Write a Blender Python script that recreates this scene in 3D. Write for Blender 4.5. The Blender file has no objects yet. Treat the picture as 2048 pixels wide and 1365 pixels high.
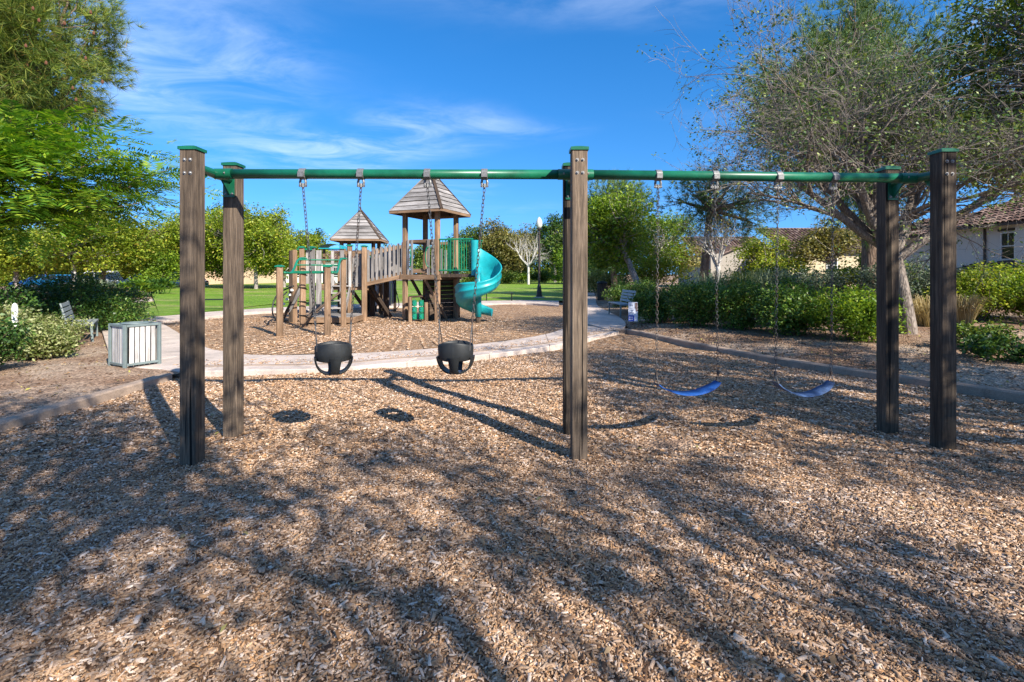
import bpy, math, random
import numpy as np
from mathutils import Vector, Matrix

# ------------------------------------------------------------------ camera, sky, sun, exposure
scene = bpy.context.scene
COL = scene.collection
EYE, F, HV = 1.55, 1000.0, 548.0          # eye height (m), focal length and horizon row in photo pixels

cam_d = bpy.data.cameras.new("camera")
cam_d.sensor_width = 36.0
cam_d.lens = F / 2048 * 36
cam_d.shift_y = -(682.5 - HV) / 2048
cam_d.clip_start, cam_d.clip_end = 0.05, 3000
cam = bpy.data.objects.new("camera", cam_d)
cam.location = (0, 0, EYE)
cam.rotation_euler = (math.radians(90), 0, 0)
COL.objects.link(cam)
scene.camera = cam

SUN_TO = Vector((2.42, -2.82, 2.50)).normalized()
SUN_EL = math.asin(SUN_TO.z)
SUN_AZ = math.atan2(SUN_TO.x, SUN_TO.y)

world = bpy.data.worlds.new("World")
scene.world = world
world.use_nodes = True
wn, wl = world.node_tree.nodes, world.node_tree.links
wn.clear()
w_out = wn.new("ShaderNodeOutputWorld")
w_bg = wn.new("ShaderNodeBackground")
w_bg.inputs["Strength"].default_value = 0.127
sky = wn.new("ShaderNodeTexSky")
sky.sky_type = 'NISHITA'
sky.sun_disc = False
sky.sun_elevation = SUN_EL
sky.sun_rotation = SUN_AZ
sky.air_density, sky.dust_density, sky.ozone_density = 0.9, 0.1, 3.0
hs = wn.new("ShaderNodeHueSaturation")
hs.inputs["Saturation"].default_value = 1.34
hs.inputs["Hue"].default_value = 0.503
hs.inputs["Value"].default_value = 1.0
sk_tc = wn.new("ShaderNodeTexCoord"); sk_mp = wn.new("ShaderNodeMapping")
sk_mp.inputs["Scale"].default_value = (1, 1, 0.82); sk_mp.inputs["Location"].default_value = (0, 0, 0.15)
wl.new(sk_tc.outputs["Generated"], sk_mp.inputs[0])
sk_nm = wn.new("ShaderNodeVectorMath"); sk_nm.operation = 'NORMALIZE'; wl.new(sk_mp.outputs[0], sk_nm.inputs[0]); wl.new(sk_nm.outputs[0], sky.inputs[0])
gm = wn.new("ShaderNodeGamma"); gm.inputs[1].default_value = 1.0
wl.new(sky.outputs[0], gm.inputs[0]); wl.new(gm.outputs[0], hs.inputs["Color"])
# cirrus: stretched noise on a high flat layer (direction divided by its height)
tc = wn.new("ShaderNodeTexCoord")
sep = wn.new("ShaderNodeSeparateXYZ"); wl.new(tc.outputs["Generated"], sep.inputs[0])
def wmath(op, a, b=None):
    n = wn.new("ShaderNodeMath"); n.operation = op
    for i, v in enumerate((a, b)):
        if v is None: continue
        if isinstance(v, (int, float)): n.inputs[i].default_value = v
        else: wl.new(v, n.inputs[i])
    return n.outputs[0]
zz = wmath('MAXIMUM', sep.outputs[2], 0.04)
cx, cy = wmath('DIVIDE', sep.outputs[0], zz), wmath('DIVIDE', sep.outputs[1], zz)
cmb = wn.new("ShaderNodeCombineXYZ"); wl.new(cx, cmb.inputs[0]); wl.new(cy, cmb.inputs[1])
def wnoise(scale, detail, rough, loc, scl, rot=0.0, dist=0.0):
    mp = wn.new("ShaderNodeMapping"); wl.new(cmb.outputs[0], mp.inputs[0])
    mp.inputs["Location"].default_value = loc; mp.inputs["Scale"].default_value = scl
    mp.inputs["Rotation"].default_value = (0, 0, rot)
    n = wn.new("ShaderNodeTexNoise"); wl.new(mp.outputs[0], n.inputs["Vector"])
    n.inputs["Scale"].default_value = scale; n.inputs["Detail"].default_value = detail
    n.inputs["Roughness"].default_value = rough; n.inputs["Distortion"].default_value = dist
    return n.outputs["Fac"]
fine = wnoise(1.9, 10, 0.62, (3.1, 1.2, 0), (0.75, 1.0, 1), 0.45, 0.7)
cover = wnoise(0.42, 2, 0.5, (5.05, 3.25, 0), (1, 1, 1))
def wramp(src, lo, hi):
    m = wn.new("ShaderNodeMapRange"); m.interpolation_type = 'SMOOTHSTEP'
    wl.new(src, m.inputs[0]); m.inputs[1].default_value = lo; m.inputs[2].default_value = hi
    return m.outputs[0]
cl = wmath('MULTIPLY', wramp(fine, 0.30, 0.84), wramp(cover, 0.42, 0.66))
cl = wmath('MULTIPLY', cl, 0.62)
cl = wmath('MULTIPLY', cl, wramp(sep.outputs[2], 0.08, 0.30))
mixw = wn.new("ShaderNodeMix"); mixw.data_type = 'RGBA'
wl.new(cl, mixw.inputs[0]); wl.new(hs.outputs[0], mixw.inputs[6])
mixw.inputs[7].default_value = (5.0, 5.7, 6.8, 1)
wl.new(mixw.outputs[2], w_bg.inputs["Color"])
wl.new(w_bg.outputs[0], w_out.inputs[0])

sun_d = bpy.data.lights.new("sun", 'SUN')
sun_d.energy = 5.0
sun_d.angle = math.radians(0.55)
sun_d.color = (1.0, 0.93, 0.82)
sun = bpy.data.objects.new("sun", sun_d)
sun.rotation_euler = (-SUN_TO).to_track_quat('-Z', 'Y').to_euler()
sun.location = (20, -25, 30)
COL.objects.link(sun)

vs = scene.view_settings
vs.view_transform, vs.look, vs.gamma, vs.use_curve_mapping = 'Standard', 'None', 1.0, False
vs.exposure = 0.98

# ------------------------------------------------------------------ helpers
R = random.Random(11)
NR = np.random.default_rng(7)

def P(u, v, D):
    """photo pixel at distance D -> world point"""
    return Vector(((u - 1024) / F * D, D, EYE - (v - HV) / F * D))
def G(u, v, z=0.0):
    """photo pixel on level ground of height z -> world point"""
    D = (EYE - z) * F / (v - HV)
    return Vector(((u - 1024) / F * D, D, z))

def tag(o, label=None, cat=None, group=None, kind=None):
    if label: o["label"] = label
    if cat: o["category"] = cat
    if group: o["group"] = group
    if kind: o["kind"] = kind
    return o
WM = {}
def link(o, parent=None, M=None):
    COL.objects.link(o)
    if M is None: M = Matrix.Identity(4)
    WM[o] = M
    if parent is not None:
        o.parent = parent
        o.matrix_basis = WM[parent].inverted() @ M
    else:
        o.matrix_basis = M
    return o
def thing(name, label, cat, loc=(0, 0, 0), rz=0.0, group=None):
    o = bpy.data.objects.new(name, None)
    o.empty_display_size = 0.2
    link(o, None, Matrix.Translation(Vector(loc)) @ Matrix.Rotation(rz, 4, 'Z'))
    return tag(o, label, cat, group)

class MB:
    """collects simple shapes in world (or local) coordinates and links them as ONE mesh object"""
    def __init__(s): s.v, s.f = [], []
    def add(s, vs, fs):
        n = len(s.v)
        s.v += [tuple(x) for x in vs]
        s.f += [tuple(i + n for i in f) for f in fs]
    def box(s, c, size, M=None):
        c = Vector(c); sx, sy, sz = [d / 2 for d in size]
        vs = [Vector((x * sx, y * sy, z * sz)) for z in (-1, 1) for y in (-1, 1) for x in (-1, 1)]
        if M is not None: vs = [M @ p for p in vs]
        s.add([c + p for p in vs], [(0, 2, 3, 1), (4, 5, 7, 6), (0, 1, 5, 4), (2, 6, 7, 3), (0, 4, 6, 2), (1, 3, 7, 5)])
        return s
    def tube(s, pts, r, n=8, cap=True):
        pts = [Vector(p) for p in pts]
        rs = r if isinstance(r, (list, tuple)) else [r] * len(pts)
        ref = None; rings = []
        for i, p in enumerate(pts):
            t = (pts[min(i + 1, len(pts) - 1)] - pts[max(i - 1, 0)])
            if t.length < 1e-9: t = Vector((0, 0, 1))
            t.normalize()
            if ref is None:
                ref = Vector((1, 0, 0)) if abs(t.x) < 0.8 else Vector((0, 1, 0))
            a = (ref - t * ref.dot(t)).normalized(); b = t.cross(a); ref = a
            rings.append([p + (a * math.cos(2 * math.pi * k / n) + b * math.sin(2 * math.pi * k / n)) * rs[i] for k in range(n)])
        vs = [q for ring in rings for q in ring]
        fs = [(i * n + k, i * n + (k + 1) % n, (i + 1) * n + (k + 1) % n, (i + 1) * n + k) for i in range(len(pts) - 1) for k in range(n)]
        if cap:
            fs.append(tuple(range(n - 1, -1, -1))); m = (len(pts) - 1) * n
            fs.append(tuple(range(m, m + n)))
        s.add(vs, fs); return s
    def lathe(s, prof, c=(0, 0, 0), n=16):
        c = Vector(c); vs = []; fs = []
        for (r, z) in prof:
            vs += [c + Vector((r * math.cos(2 * math.pi * k / n), r * math.sin(2 * math.pi * k / n), z)) for k in range(n)]
        for i in range(len(prof) - 1):
            fs += [(i * n + k, i * n + (k + 1) % n, (i + 1) * n + (k + 1) % n, (i + 1) * n + k) for k in range(n)]
        fs.append(tuple(range(n - 1, -1, -1))); m = (len(prof) - 1) * n; fs.append(tuple(range(m, m + n)))
        s.add(vs, fs); return s
    def prism(s, poly, z0, z1):
        n = len(poly)
        s.add([(p[0], p[1], z0) for p in poly] + [(p[0], p[1], z1) for p in poly],
              [tuple(range(n - 1, -1, -1)), tuple(range(n, 2 * n))] + [(k, (k + 1) % n, n + (k + 1) % n, n + k) for k in range(n)])
        return s
    def sheet(s, rows):
        """grid of points rows[i][j]"""
        m = len(rows[0])
        s.add([p for r in rows for p in r], [(i * m + j, i * m + j + 1, (i + 1) * m + j + 1, (i + 1) * m + j) for i in range(len(rows) - 1) for j in range(m - 1)])
        return s
    def mesh(s, name, smooth=False):
        me = bpy.data.meshes.new(name)
        me.from_pydata(s.v, [], s.f)
        if smooth: me.polygons.foreach_set("use_smooth", [True] * len(me.polygons))
        me.update()
        return me
    def build(s, name, mat, parent=None, smooth=False, local=False):
        """vertices are world coordinates unless local=True"""
        if not local:
            M = WM[parent] if parent is not None else Matrix.Identity(4)
            Mi = M.inverted()
            s.v = [tuple(Mi @ Vector(p)) for p in s.v]
        else:
            M = WM[parent] if parent is not None else Matrix.Identity(4)
        o = bpy.data.objects.new(name, s.mesh(name, smooth))
        if mat: o.data.materials.append(mat)
        return link(o, parent, M)

def np_mesh(name, V, Q=None, T=None):
    """fast mesh from arrays of quads and triangles"""
    me = bpy.data.meshes.new(name)
    nq = 0 if Q is None else len(Q); nt = 0 if T is None else len(T)
    loops = np.concatenate(([] if Q is None else [Q.reshape(-1)]) + ([] if T is None else [T.reshape(-1)])).astype(np.int32)
    me.vertices.add(len(V)); me.vertices.foreach_set("co", np.asarray(V, np.float32).reshape(-1))
    me.loops.add(len(loops)); me.loops.foreach_set("vertex_index", loops)
    starts = np.concatenate([np.arange(nq) * 4, nq * 4 + np.arange(nt) * 3]).astype(np.int32)
    tot = np.concatenate([np.full(nq, 4), np.full(nt, 3)]).astype(np.int32)
    me.polygons.add(nq + nt)
    me.polygons.foreach_set("loop_start", starts); me.polygons.foreach_set("loop_total", tot)
    me.update(calc_edges=True)
    return me
def np_obj(name, me, mat, parent=None, M=None):
    o = bpy.data.objects.new(name, me); me.materials.append(mat)
    return link(o, parent, M if M is not None else (WM[parent] if parent is not None else None))

def frame_z(p0, p1, face=None):
    """matrix with Z along p0->p1, Y roughly along 'face'"""
    p0, p1 = Vector(p0), Vector(p1); z = (p1 - p0).normalized()
    f = Vector(face) if face is not None else Vector((0, -1, 0))
    y = f - z * f.dot(z)
    if y.length < 1e-6: y = Vector((0, 1, 0)) - z * z.y
    if y.length < 1e-6: y = Vector((1, 0, 0))
    y.normalize(); x = y.cross(z)
    M = Matrix((x, y, z)).transposed().to_4x4(); M.translation = p0
    return M
def plank(name, p0, p1, w, t, mat, parent, face=None, ch=None):
    """timber from p0 to p1, width w across, thickness t along face; chamfered long edges; grain runs along its local Z"""
    L = (Vector(p1) - Vector(p0)).length
    c = ch if ch is not None else min(w, t) * 0.09
    a, b = w / 2, t / 2
    prof = [(-a + c, -b), (a - c, -b), (a, -b + c), (a, b - c), (a - c, b), (-a + c, b), (-a, b - c), (-a, -b + c)]
    m = MB(); m.prism(prof, 0, L)
    me = m.mesh(name); me.materials.append(mat)
    return link(bpy.data.objects.new(name, me), parent, frame_z(p0, p1, face))

def smooth_poly(pts, k=6):
    pts = [Vector(p) for p in pts]; out = []
    n = len(pts)
    for i in range(n - 1):
        p0, p1, p2, p3 = pts[max(i - 1, 0)], pts[i], pts[i + 1], pts[min(i + 2, n - 1)]
        for j in range(k):
            t = j / k
            out.append(0.5 * ((2 * p1) + (p2 - p0) * t + (2 * p0 - 5 * p1 + 4 * p2 - p3) * t * t + (3 * p1 - p0 - 3 * p2 + p3) * t ** 3))
    out.append(pts[-1]); return out
def resample(pts, n):
    pts = [Vector(p) for p in pts]; d = [0]
    for i in range(1, len(pts)): d.append(d[-1] + (pts[i] - pts[i - 1]).length)
    out = []
    for k in range(n):
        s = d[-1] * k / (n - 1); i = 0
        while i < len(d) - 2 and d[i + 1] < s: i += 1
        t = (s - d[i]) / max(d[i + 1] - d[i], 1e-9); out.append(pts[i].lerp(pts[i + 1], min(max(t, 0), 1)))
    return out

# ------------------------------------------------------------------ materials
class NT:
    def __init__(s, name):
        s.m = bpy.data.materials.new(name); s.m.use_nodes = True
        s.n, s.l = s.m.node_tree.nodes, s.m.node_tree.links
        s.b = s.n["Principled BSDF"]; s.out = s.n["Material Output"]
    def new(s, t, **kw):
        n = s.n.new(t)
        for k, v in kw.items(): setattr(n, k, v)
        return n
    def coord(s, kind="Object", scale=(1, 1, 1), rand=0.0):
        if kind == "World":
            o = s.new("ShaderNodeNewGeometry").outputs["Position"]
        else:
            o = s.new("ShaderNodeTexCoord").outputs[kind]
        mp = s.new("ShaderNodeMapping"); s.l.new(o, mp.inputs[0]); mp.inputs["Scale"].default_value = scale
        if rand:
            oi = s.new("ShaderNodeObjectInfo")
            ml = s.new("ShaderNodeMath", operation='MULTIPLY'); s.l.new(oi.outputs["Random"], ml.inputs[0]); ml.inputs[1].default_value = rand
            cb = s.new("ShaderNodeCombineXYZ")
            for i in range(3): s.l.new(ml.outputs[0], cb.inputs[i])
            s.l.new(cb.outputs[0], mp.inputs["Location"])
        return mp.outputs[0]
    def noise(s, vec, scale, detail=4, rough=0.55, dist=0.0):
        n = s.new("ShaderNodeTexNoise"); s.l.new(vec, n.inputs["Vector"])
        for k, v in (("Scale", scale), ("Detail", detail), ("Roughness", rough), ("Distortion", dist)): n.inputs[k].default_value = v
        return n.outputs["Fac"]
    def voro(s, vec, scale, feature='F1', out="Distance", rnd=1.0):
        n = s.new("ShaderNodeTexVoronoi", feature=feature); s.l.new(vec, n.inputs["Vector"])
        n.inputs["Scale"].default_value = scale
        if "Randomness" in n.inputs: n.inputs["Randomness"].default_value = rnd
        return n.outputs[out]
    def ramp(s, fac, stops, interp='LINEAR'):
        n = s.new("ShaderNodeValToRGB"); s.l.new(fac, n.inputs[0]); n.color_ramp.interpolation = interp
        e = n.color_ramp.elements
        while len(e) < len(stops): e.new(0.5)
        for i, (p, c) in enumerate(stops):
            e[i].position = p; e[i].color = (c, c, c, 1) if isinstance(c, (int, float)) else (*c, 1)
        return n.outputs[0]
    def mix(s, fac, a, b, mode='MIX'):
        n = s.new("ShaderNodeMix", data_type='RGBA', blend_type=mode)
        for i, v in ((0, fac), (6, a), (7, b)):
            if isinstance(v, (int, float)): n.inputs[i].default_value = v
            elif isinstance(v, tuple): n.inputs[i].default_value = (*v, 1)
            else: s.l.new(v, n.inputs[i])
        return n.outputs[2]
    def math(s, op, a, b):
        n = s.new("ShaderNodeMath", operation=op)
        for i, v in enumerate((a, b)):
            if isinstance(v, (int, float)): n.inputs[i].default_value = v
            else: s.l.new(v, n.inputs[i])
        return n.outputs[0]
    def bump(s, h, strength=0.3, dist=0.01):
        n = s.new("ShaderNodeBump"); s.l.new(h, n.inputs["Height"])
        n.inputs["Strength"].default_value = strength; n.inputs["Distance"].default_value = dist
        s.l.new(n.outputs[0], s.b.inputs["Normal"])
    def color(s, c):
        if isinstance(c, tuple): s.b.inputs["Base Color"].default_value = (*c, 1)
        else: s.l.new(c, s.b.inputs["Base Color"])
    def set(s, rough=0.6, metal=0.0, spec=0.5):
        s.b.inputs["Roughness"].default_value = rough; s.b.inputs["Metallic"].default_value = metal
        s.b.inputs["Specular IOR Level"].default_value = spec
        return s.m

def m_plain(name, c, rough=0.5, metal=0.0, var=0.15, scale=6.0, bump=0.0, spec=0.5):
    t = NT(name); v = t.coord("Object", rand=20)
    f = t.noise(v, scale, 6, 0.6)
    lo = tuple(x * (1 - var) for x in c); hi = tuple(min(x * (1 + var), 1) for x in c)
    t.color(t.ramp(f, [(0.3, lo), (0.7, hi)]))
    if bump: t.bump(t.noise(v, scale * 8, 4), bump, 0.005)
    return t.set(rough, metal, spec)
def m_wood(name, dark, mid, light, rough=0.85, grain=1.0, spread=0.35, stain=0.0):
    """weathered timber: grain along local Z, every piece a little different, checks and knots"""
    t = NT(name); v = t.coord("Object", (1, 1, 0.045), rand=37)
    g1 = t.noise(v, 40 * grain, 8, 0.7, 0.5)
    g2 = t.noise(v, 150 * grain, 5, 0.7, 0.2)
    big = t.noise(t.coord("Object", (1, 1, 0.30), rand=11), 3.4, 4, 0.6)
    g = t.math('ADD', t.math('MULTIPLY', g1, 0.62), t.math('MULTIPLY', g2, 0.38))
    c = t.ramp(g, [(0.34, dark), (0.50, mid), (0.66, light)])
    c = t.mix(1.0, c, t.ramp(big, [(0.3, 0.55), (0.7, 1.25)]), 'MULTIPLY')
    oi = t.new("ShaderNodeObjectInfo").outputs["Random"]
    c = t.mix(1.0, c, t.ramp(oi, [(0.0, 1 - spread), (1.0, 1 + spread * 0.7)]), 'MULTIPLY')
    crack = t.ramp(t.noise(t.coord("Object", (1, 1, 0.018), rand=53), 15, 3, 0.5, 0.4), [(0.335, 0.0), (0.352, 1.0)])
    c = t.mix(t.math('SUBTRACT', 1.0, crack), c, tuple(x * 0.25 for x in dark))
    kn = t.ramp(t.voro(t.coord("Object", (1, 1, 0.55), rand=71), 3.1), [(0.035, 1.0), (0.085, 0.0)])
    c = t.mix(t.math('MULTIPLY', kn, 0.8), c, tuple(x * 0.5 for x in dark))
    t.color(c)
    t.bump(t.math('ADD', g, t.math('MULTIPLY', crack, 0.6)), 0.6, 0.007)
    return t.set(rough, 0, 0.25)
def m_leaf(name, stops, rough=0.5, trans=0.35, tint=(1.25, 1.15, 0.5)):
    t = NT(name)
    ri = t.new("ShaderNodeNewGeometry").outputs["Random Per Island"]
    c = t.ramp(ri, stops)
    big = t.noise(t.coord("World"), 0.55, 3, 0.6)
    c = t.mix(1.0, c, t.ramp(big, [(0.3, 0.72), (0.7, 1.22)]), 'MULTIPLY')
    t.color(c); t.set(rough, 0, 0.35)
    tr = t.new("ShaderNodeBsdfTranslucent"); t.l.new(t.mix(1.0, c, tint, 'MULTIPLY'), tr.inputs[0])
    mx = t.new("ShaderNodeMixShader"); mx.inputs[0].default_value = trans
    t.l.new(t.b.outputs[0], mx.inputs[1]); t.l.new(tr.outputs[0], mx.inputs[2]); t.l.new(mx.outputs[0], t.out.inputs[0])
    return t.m
def m_bark(name, dark, light, scale=9.0, stretch=0.25, bump=0.8):
    t = NT(name); v = t.coord("World", (1, 1, stretch))
    a = t.noise(v, scale, 7, 0.65, 0.8); b = t.voro(v, scale * 1.6, 'DISTANCE_TO_EDGE')
    h = t.math('ADD', a, t.math('MULTIPLY', b, 0.8))
    t.color(t.ramp(h, [(0.35, dark), (0.8, light)])); t.bump(h, bump, 0.03)
    return t.set(0.9, 0, 0.2)

W_POST = m_wood("post_timber", (0.034, 0.026, 0.020), (0.120, 0.088, 0.063), (0.27, 0.20, 0.138), spread=0.35)
W_BROWN = m_wood("brown_timber", (0.11, 0.066, 0.038), (0.25, 0.155, 0.092), (0.40, 0.28, 0.18), spread=0.25)
W_GREY = m_wood("silvered_timber", (0.125, 0.112, 0.102), (0.255, 0.235, 0.22), (0.43, 0.41, 0.395), spread=0.3)
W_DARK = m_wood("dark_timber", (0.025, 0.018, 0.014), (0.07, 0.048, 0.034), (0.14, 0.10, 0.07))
W_PALE = m_wood("pale_timber", (0.21, 0.185, 0.16), (0.40, 0.37, 0.345), (0.58, 0.55, 0.515), spread=0.25)
M_GREEN = m_plain("green_powder_coat", (0.006, 0.112, 0.056), 0.36, 0, 0.42, 4, 0.05)
M_GREEN2 = m_plain("bright_green_plastic", (0.006, 0.17, 0.085), 0.35, 0, 0.2, 5)
M_TEAL = m_plain("teal_plastic", (0.008, 0.29, 0.32), 0.38, 0, 0.30, 2.2, 0.04)
M_STEEL = m_plain("galvanized_steel", (0.19, 0.19, 0.188), 0.55, 0.5, 0.3, 60, 0.1)
M_BOLT = m_plain("bolt_steel", (0.30, 0.29, 0.28), 0.5, 0.7, 0.2, 40)
def rust_chain():
    t = NT("chain_steel"); f = t.noise(t.coord("World"), 14, 4)
    t.color(t.ramp(f, [(0.45, (0.085, 0.087, 0.09)), (0.66, (0.075, 0.045, 0.030))]))
    return t.set(0.55, 0.35)
M_CHAIN = rust_chain()
M_RUBBER = m_plain("black_rubber", (0.018, 0.020, 0.021), 0.55, 0, 0.35, 9, 0.08)
M_BLUE = m_plain("blue_rubber", (0.008, 0.060, 0.24), 0.6, 0, 0.4, 10, 0.08, 0.25)
M_BLUEG = m_plain("worn_blue_rubber", (0.045, 0.085, 0.18), 0.65, 0, 0.6, 12, 0.08, 0.25)
M_GREYP = m_plain("grey_green_paint", (0.16, 0.20, 0.195), 0.5, 0.1, 0.12, 8)
M_BLACKM = m_plain("black_metal", (0.02, 0.022, 0.022), 0.4, 0.5, 0.3, 8)
M_BROWNM = m_plain("bronze_paint", (0.045, 0.034, 0.030), 0.45, 0.3, 0.3, 8)
M_WHITE = m_plain("white_paint", (0.75, 0.75, 0.72), 0.5, 0, 0.06, 8)
M_HOLD = m_plain("white_grip", (0.7, 0.68, 0.63), 0.5, 0, 0.1, 8)

def m_concrete(name, base, speck=0.25):
    t = NT(name); v = t.coord("World")
    a = t.noise(v, 1.3, 5, 0.6); b = t.noise(v, 70, 4, 0.7); w = t.voro(v, 130)
    lo, hi = tuple(x * 0.80 for x in base), tuple(min(1, x * 1.12) for x in base)
    c = t.ramp(a, [(0.3, lo), (0.7, hi)])
    c = t.mix(1.0, c, t.ramp(b, [(0.3, 1 - speck), (0.7, 1 + speck * 0.5)]), 'MULTIPLY')
    # chips of wood and dirt lying about as small brown flecks
    fl = t.math('MULTIPLY', t.ramp(t.voro(v, 24), [(0.10, 1.0), (0.16, 0.0)]), t.ramp(t.noise(v, 2.2, 3), [(0.45, 0.0), (0.62, 1.0)]))
    c = t.mix(fl, c, (0.26, 0.15, 0.08))
    c = t.mix(1.0, c, t.ramp(t.noise(v, 3.4, 6, 0.7, 0.6), [(0.34, 0.74), (0.50, 1.0), (0.7, 1.06)]), 'MULTIPLY')
    t.color(c); t.bump(t.math('ADD', b, w), 0.25, 0.004)
    return t.set(0.9, 0, 0.2)
M_CONC = m_concrete("path_concrete", (0.55, 0.455, 0.39))
M_CURB = m_concrete("curb_concrete", (0.36, 0.27, 0.205), 0.3)

CHIP_STOPS = [(0.0, (0.055, 0.032, 0.021)), (0.11, (0.17, 0.098, 0.060)), (0.25, (0.33, 0.204, 0.122)), (0.44, (0.47, 0.322, 0.208)),
              (0.60, (0.43, 0.318, 0.242)), (0.74, (0.54, 0.295, 0.132)), (0.87, (0.64, 0.475, 0.355)), (1.0, (0.76, 0.625, 0.51))]
def m_chip():
    t = NT("wood_chip")
    ri = t.new("ShaderNodeNewGeometry").outputs["Random Per Island"]
    c = t.ramp(ri, CHIP_STOPS)
    f = t.noise(t.coord("World"), 160, 3, 0.6)
    c = t.mix(1.0, c, t.ramp(f, [(0.3, 0.75), (0.7, 1.15)]), 'MULTIPLY')
    warm = t.noise(t.coord("World"), 0.5, 2)
    c = t.mix(1.0, c, t.ramp(warm, [(0.3, (0.92, 0.95, 1.0)), (0.7, (1.08, 1.0, 0.88))]), 'MULTIPLY')
    t.color(c); return t.set(0.85, 0, 0.15)
M_CHIP = m_chip()
def m_chipbed(name, gold=1.0):
    t = NT(name); v = t.coord("World", (1, 1, 1))
    # many little elongated cells at several angles stand for chips too small to pick apart
    n = t.new("ShaderNodeTexNoise"); t.l.new(v, n.inputs["Vector"]); n.inputs["Scale"].default_value = 9; n.inputs["Detail"].default_value = 2
    va = t.new("ShaderNodeVectorMath", operation='MULTIPLY_ADD'); t.l.new(n.outputs["Color"], va.inputs[0]); va.inputs[1].default_value = (0.25, 0.25, 0); t.l.new(v, va.inputs[2])
    vo = t.new("ShaderNodeTexVoronoi"); t.l.new(va.outputs[0], vo.inputs["Vector"]); vo.inputs["Scale"].default_value = 34
    vs_ = t.new("ShaderNodeSeparateColor"); t.l.new(vo.outputs["Color"], vs_.inputs[0])
    c = t.ramp(vs_.outputs[0], CHIP_STOPS)
    c = t.mix(1.0, c, t.ramp(vo.outputs["Distance"], [(0.25, 1.0), (0.75, 0.45)]), 'MULTIPLY')
    big = t.noise(v, 0.6, 4, 0.6)
    c = t.mix(1.0, c, t.ramp(big, [(0.3, (0.85 * gold, 0.80 * gold, 0.74 * gold)), (0.7, (1.16 * gold, 1.08 * gold, 0.95 * gold))]), 'MULTIPLY')
    t.color(c)
    t.bump(t.math('ADD', t.math('SUBTRACT', 1.0, vo.outputs["Distance"]), vs_.outputs[1]), 0.9, 0.02)
    return t.set(0.9, 0, 0.15)
M_BED = m_chipbed("chip_ground")
M_PIT = m_chipbed("fresh_chip_ground", 1.12)
def m_soil():
    t = NT("mulched_soil"); v = t.coord("World")
    a = t.noise(v, 0.8, 5, 0.6); b = t.voro(v, 42); b2 = t.voro(v, 42, out="Color")
    sp = t.new("ShaderNodeSeparateColor"); t.l.new(b2, sp.inputs[0])
    c = t.ramp(a, [(0.3, (0.19, 0.105, 0.062)), (0.5, (0.31, 0.21, 0.145)), (0.7, (0.46, 0.36, 0.27))])
    c = t.mix(1.0, c, t.ramp(sp.outputs[0], [(0.0, 0.5), (0.6, 1.05), (1.0, 1.6)]), 'MULTIPLY')
    t.color(c); t.bump(t.math('ADD', b, t.noise(v, 18, 5)), 0.8, 0.03)
    return t.set(0.95, 0, 0.1)
M_SOIL = m_soil()
def m_lawn():
    t = NT("mown_grass"); v = t.coord("World")
    a = t.noise(v, 0.22, 4, 0.6); b = t.noise(v, 55, 4, 0.7); d = t.noise(t.coord("World", (0.35, 1, 1)), 0.5, 4, 0.65)
    c = t.ramp(a, [(0.3, (0.12, 0.235, 0.016)), (0.7, (0.20, 0.32, 0.026))])
    c = t.mix(t.ramp(d, [(0.50, 0.0), (0.64, 0.75)]), c, (0.36, 0.31, 0.13))
    c = t.mix(1.0, c, t.ramp(b, [(0.25, 0.50), (0.75, 1.35)]), 'MULTIPLY')
    c = t.mix(1.0, c, t.ramp(t.noise(v, 2.6, 5, 0.7), [(0.3, 0.72), (0.7, 1.22)]), 'MULTIPLY')
    t.color(c); t.bump(b, 1.0, 0.04)
    return t.set(0.8, 0, 0.2)
M_LAWN = m_lawn()

L_YELLOW = m_leaf("yellow_green_leaf", [(0, (0.10, 0.17, 0.016)), (0.5, (0.24, 0.32, 0.03)), (0.88, (0.42, 0.46, 0.05)), (1, (0.46, 0.36, 0.05))], 0.5, 0.4, (1.1, 1.15, 0.5))
L_BRIGHT = m_leaf("bright_green_leaf", [(0, (0.075, 0.163, 0.015)), (0.6, (0.175, 0.288, 0.025)), (1, (0.312, 0.400, 0.037))], 0.5, 0.4)
L_JACA = m_leaf("feathery_leaf", [(0, (0.045, 0.13, 0.014)), (0.5, (0.12, 0.26, 0.02)), (1, (0.36, 0.45, 0.04))], 0.5, 0.4, (1.1, 1.15, 0.5))
L_MID = m_leaf("mid_green_leaf", [(0, (0.051, 0.109, 0.017)), (0.6, (0.123, 0.203, 0.032)), (1, (0.246, 0.290, 0.051))], 0.5, 0.3)
L_DARK = m_leaf("dark_green_leaf", [(0, (0.021, 0.057, 0.014)), (0.6, (0.052, 0.121, 0.025)), (1, (0.115, 0.196, 0.034))], 0.4, 0.25)
L_HEDGE = m_leaf("hedge_leaf", [(0, (0.030, 0.080, 0.015)), (0.55, (0.085, 0.18, 0.03)), (0.93, (0.22, 0.33, 0.06)), (1, (0.30, 0.24, 0.08))], 0.38, 0.3)
L_OLIVE = m_leaf("olive_leaf", [(0, (0.098, 0.105, 0.028)), (0.6, (0.210, 0.203, 0.056)), (1, (0.378, 0.308, 0.098))], 0.55, 0.3)
L_GREY = m_leaf("grey_green_leaf", [(0, (0.06, 0.085, 0.055)), (0.6, (0.13, 0.17, 0.11)), (1, (0.23, 0.27, 0.17))], 0.55, 0.25, (1, 1.1, 0.7))
L_VARI = m_leaf("variegated_leaf", [(0, (0.088, 0.138, 0.025)), (0.5, (0.237, 0.275, 0.088)), (1, (0.525, 0.525, 0.275))], 0.5, 0.3)
L_PINE = m_leaf("pine_needle", [(0, (0.041, 0.094, 0.026)), (0.6, (0.112, 0.198, 0.053)), (1, (0.300, 0.356, 0.094))], 0.5, 0.2)
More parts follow.
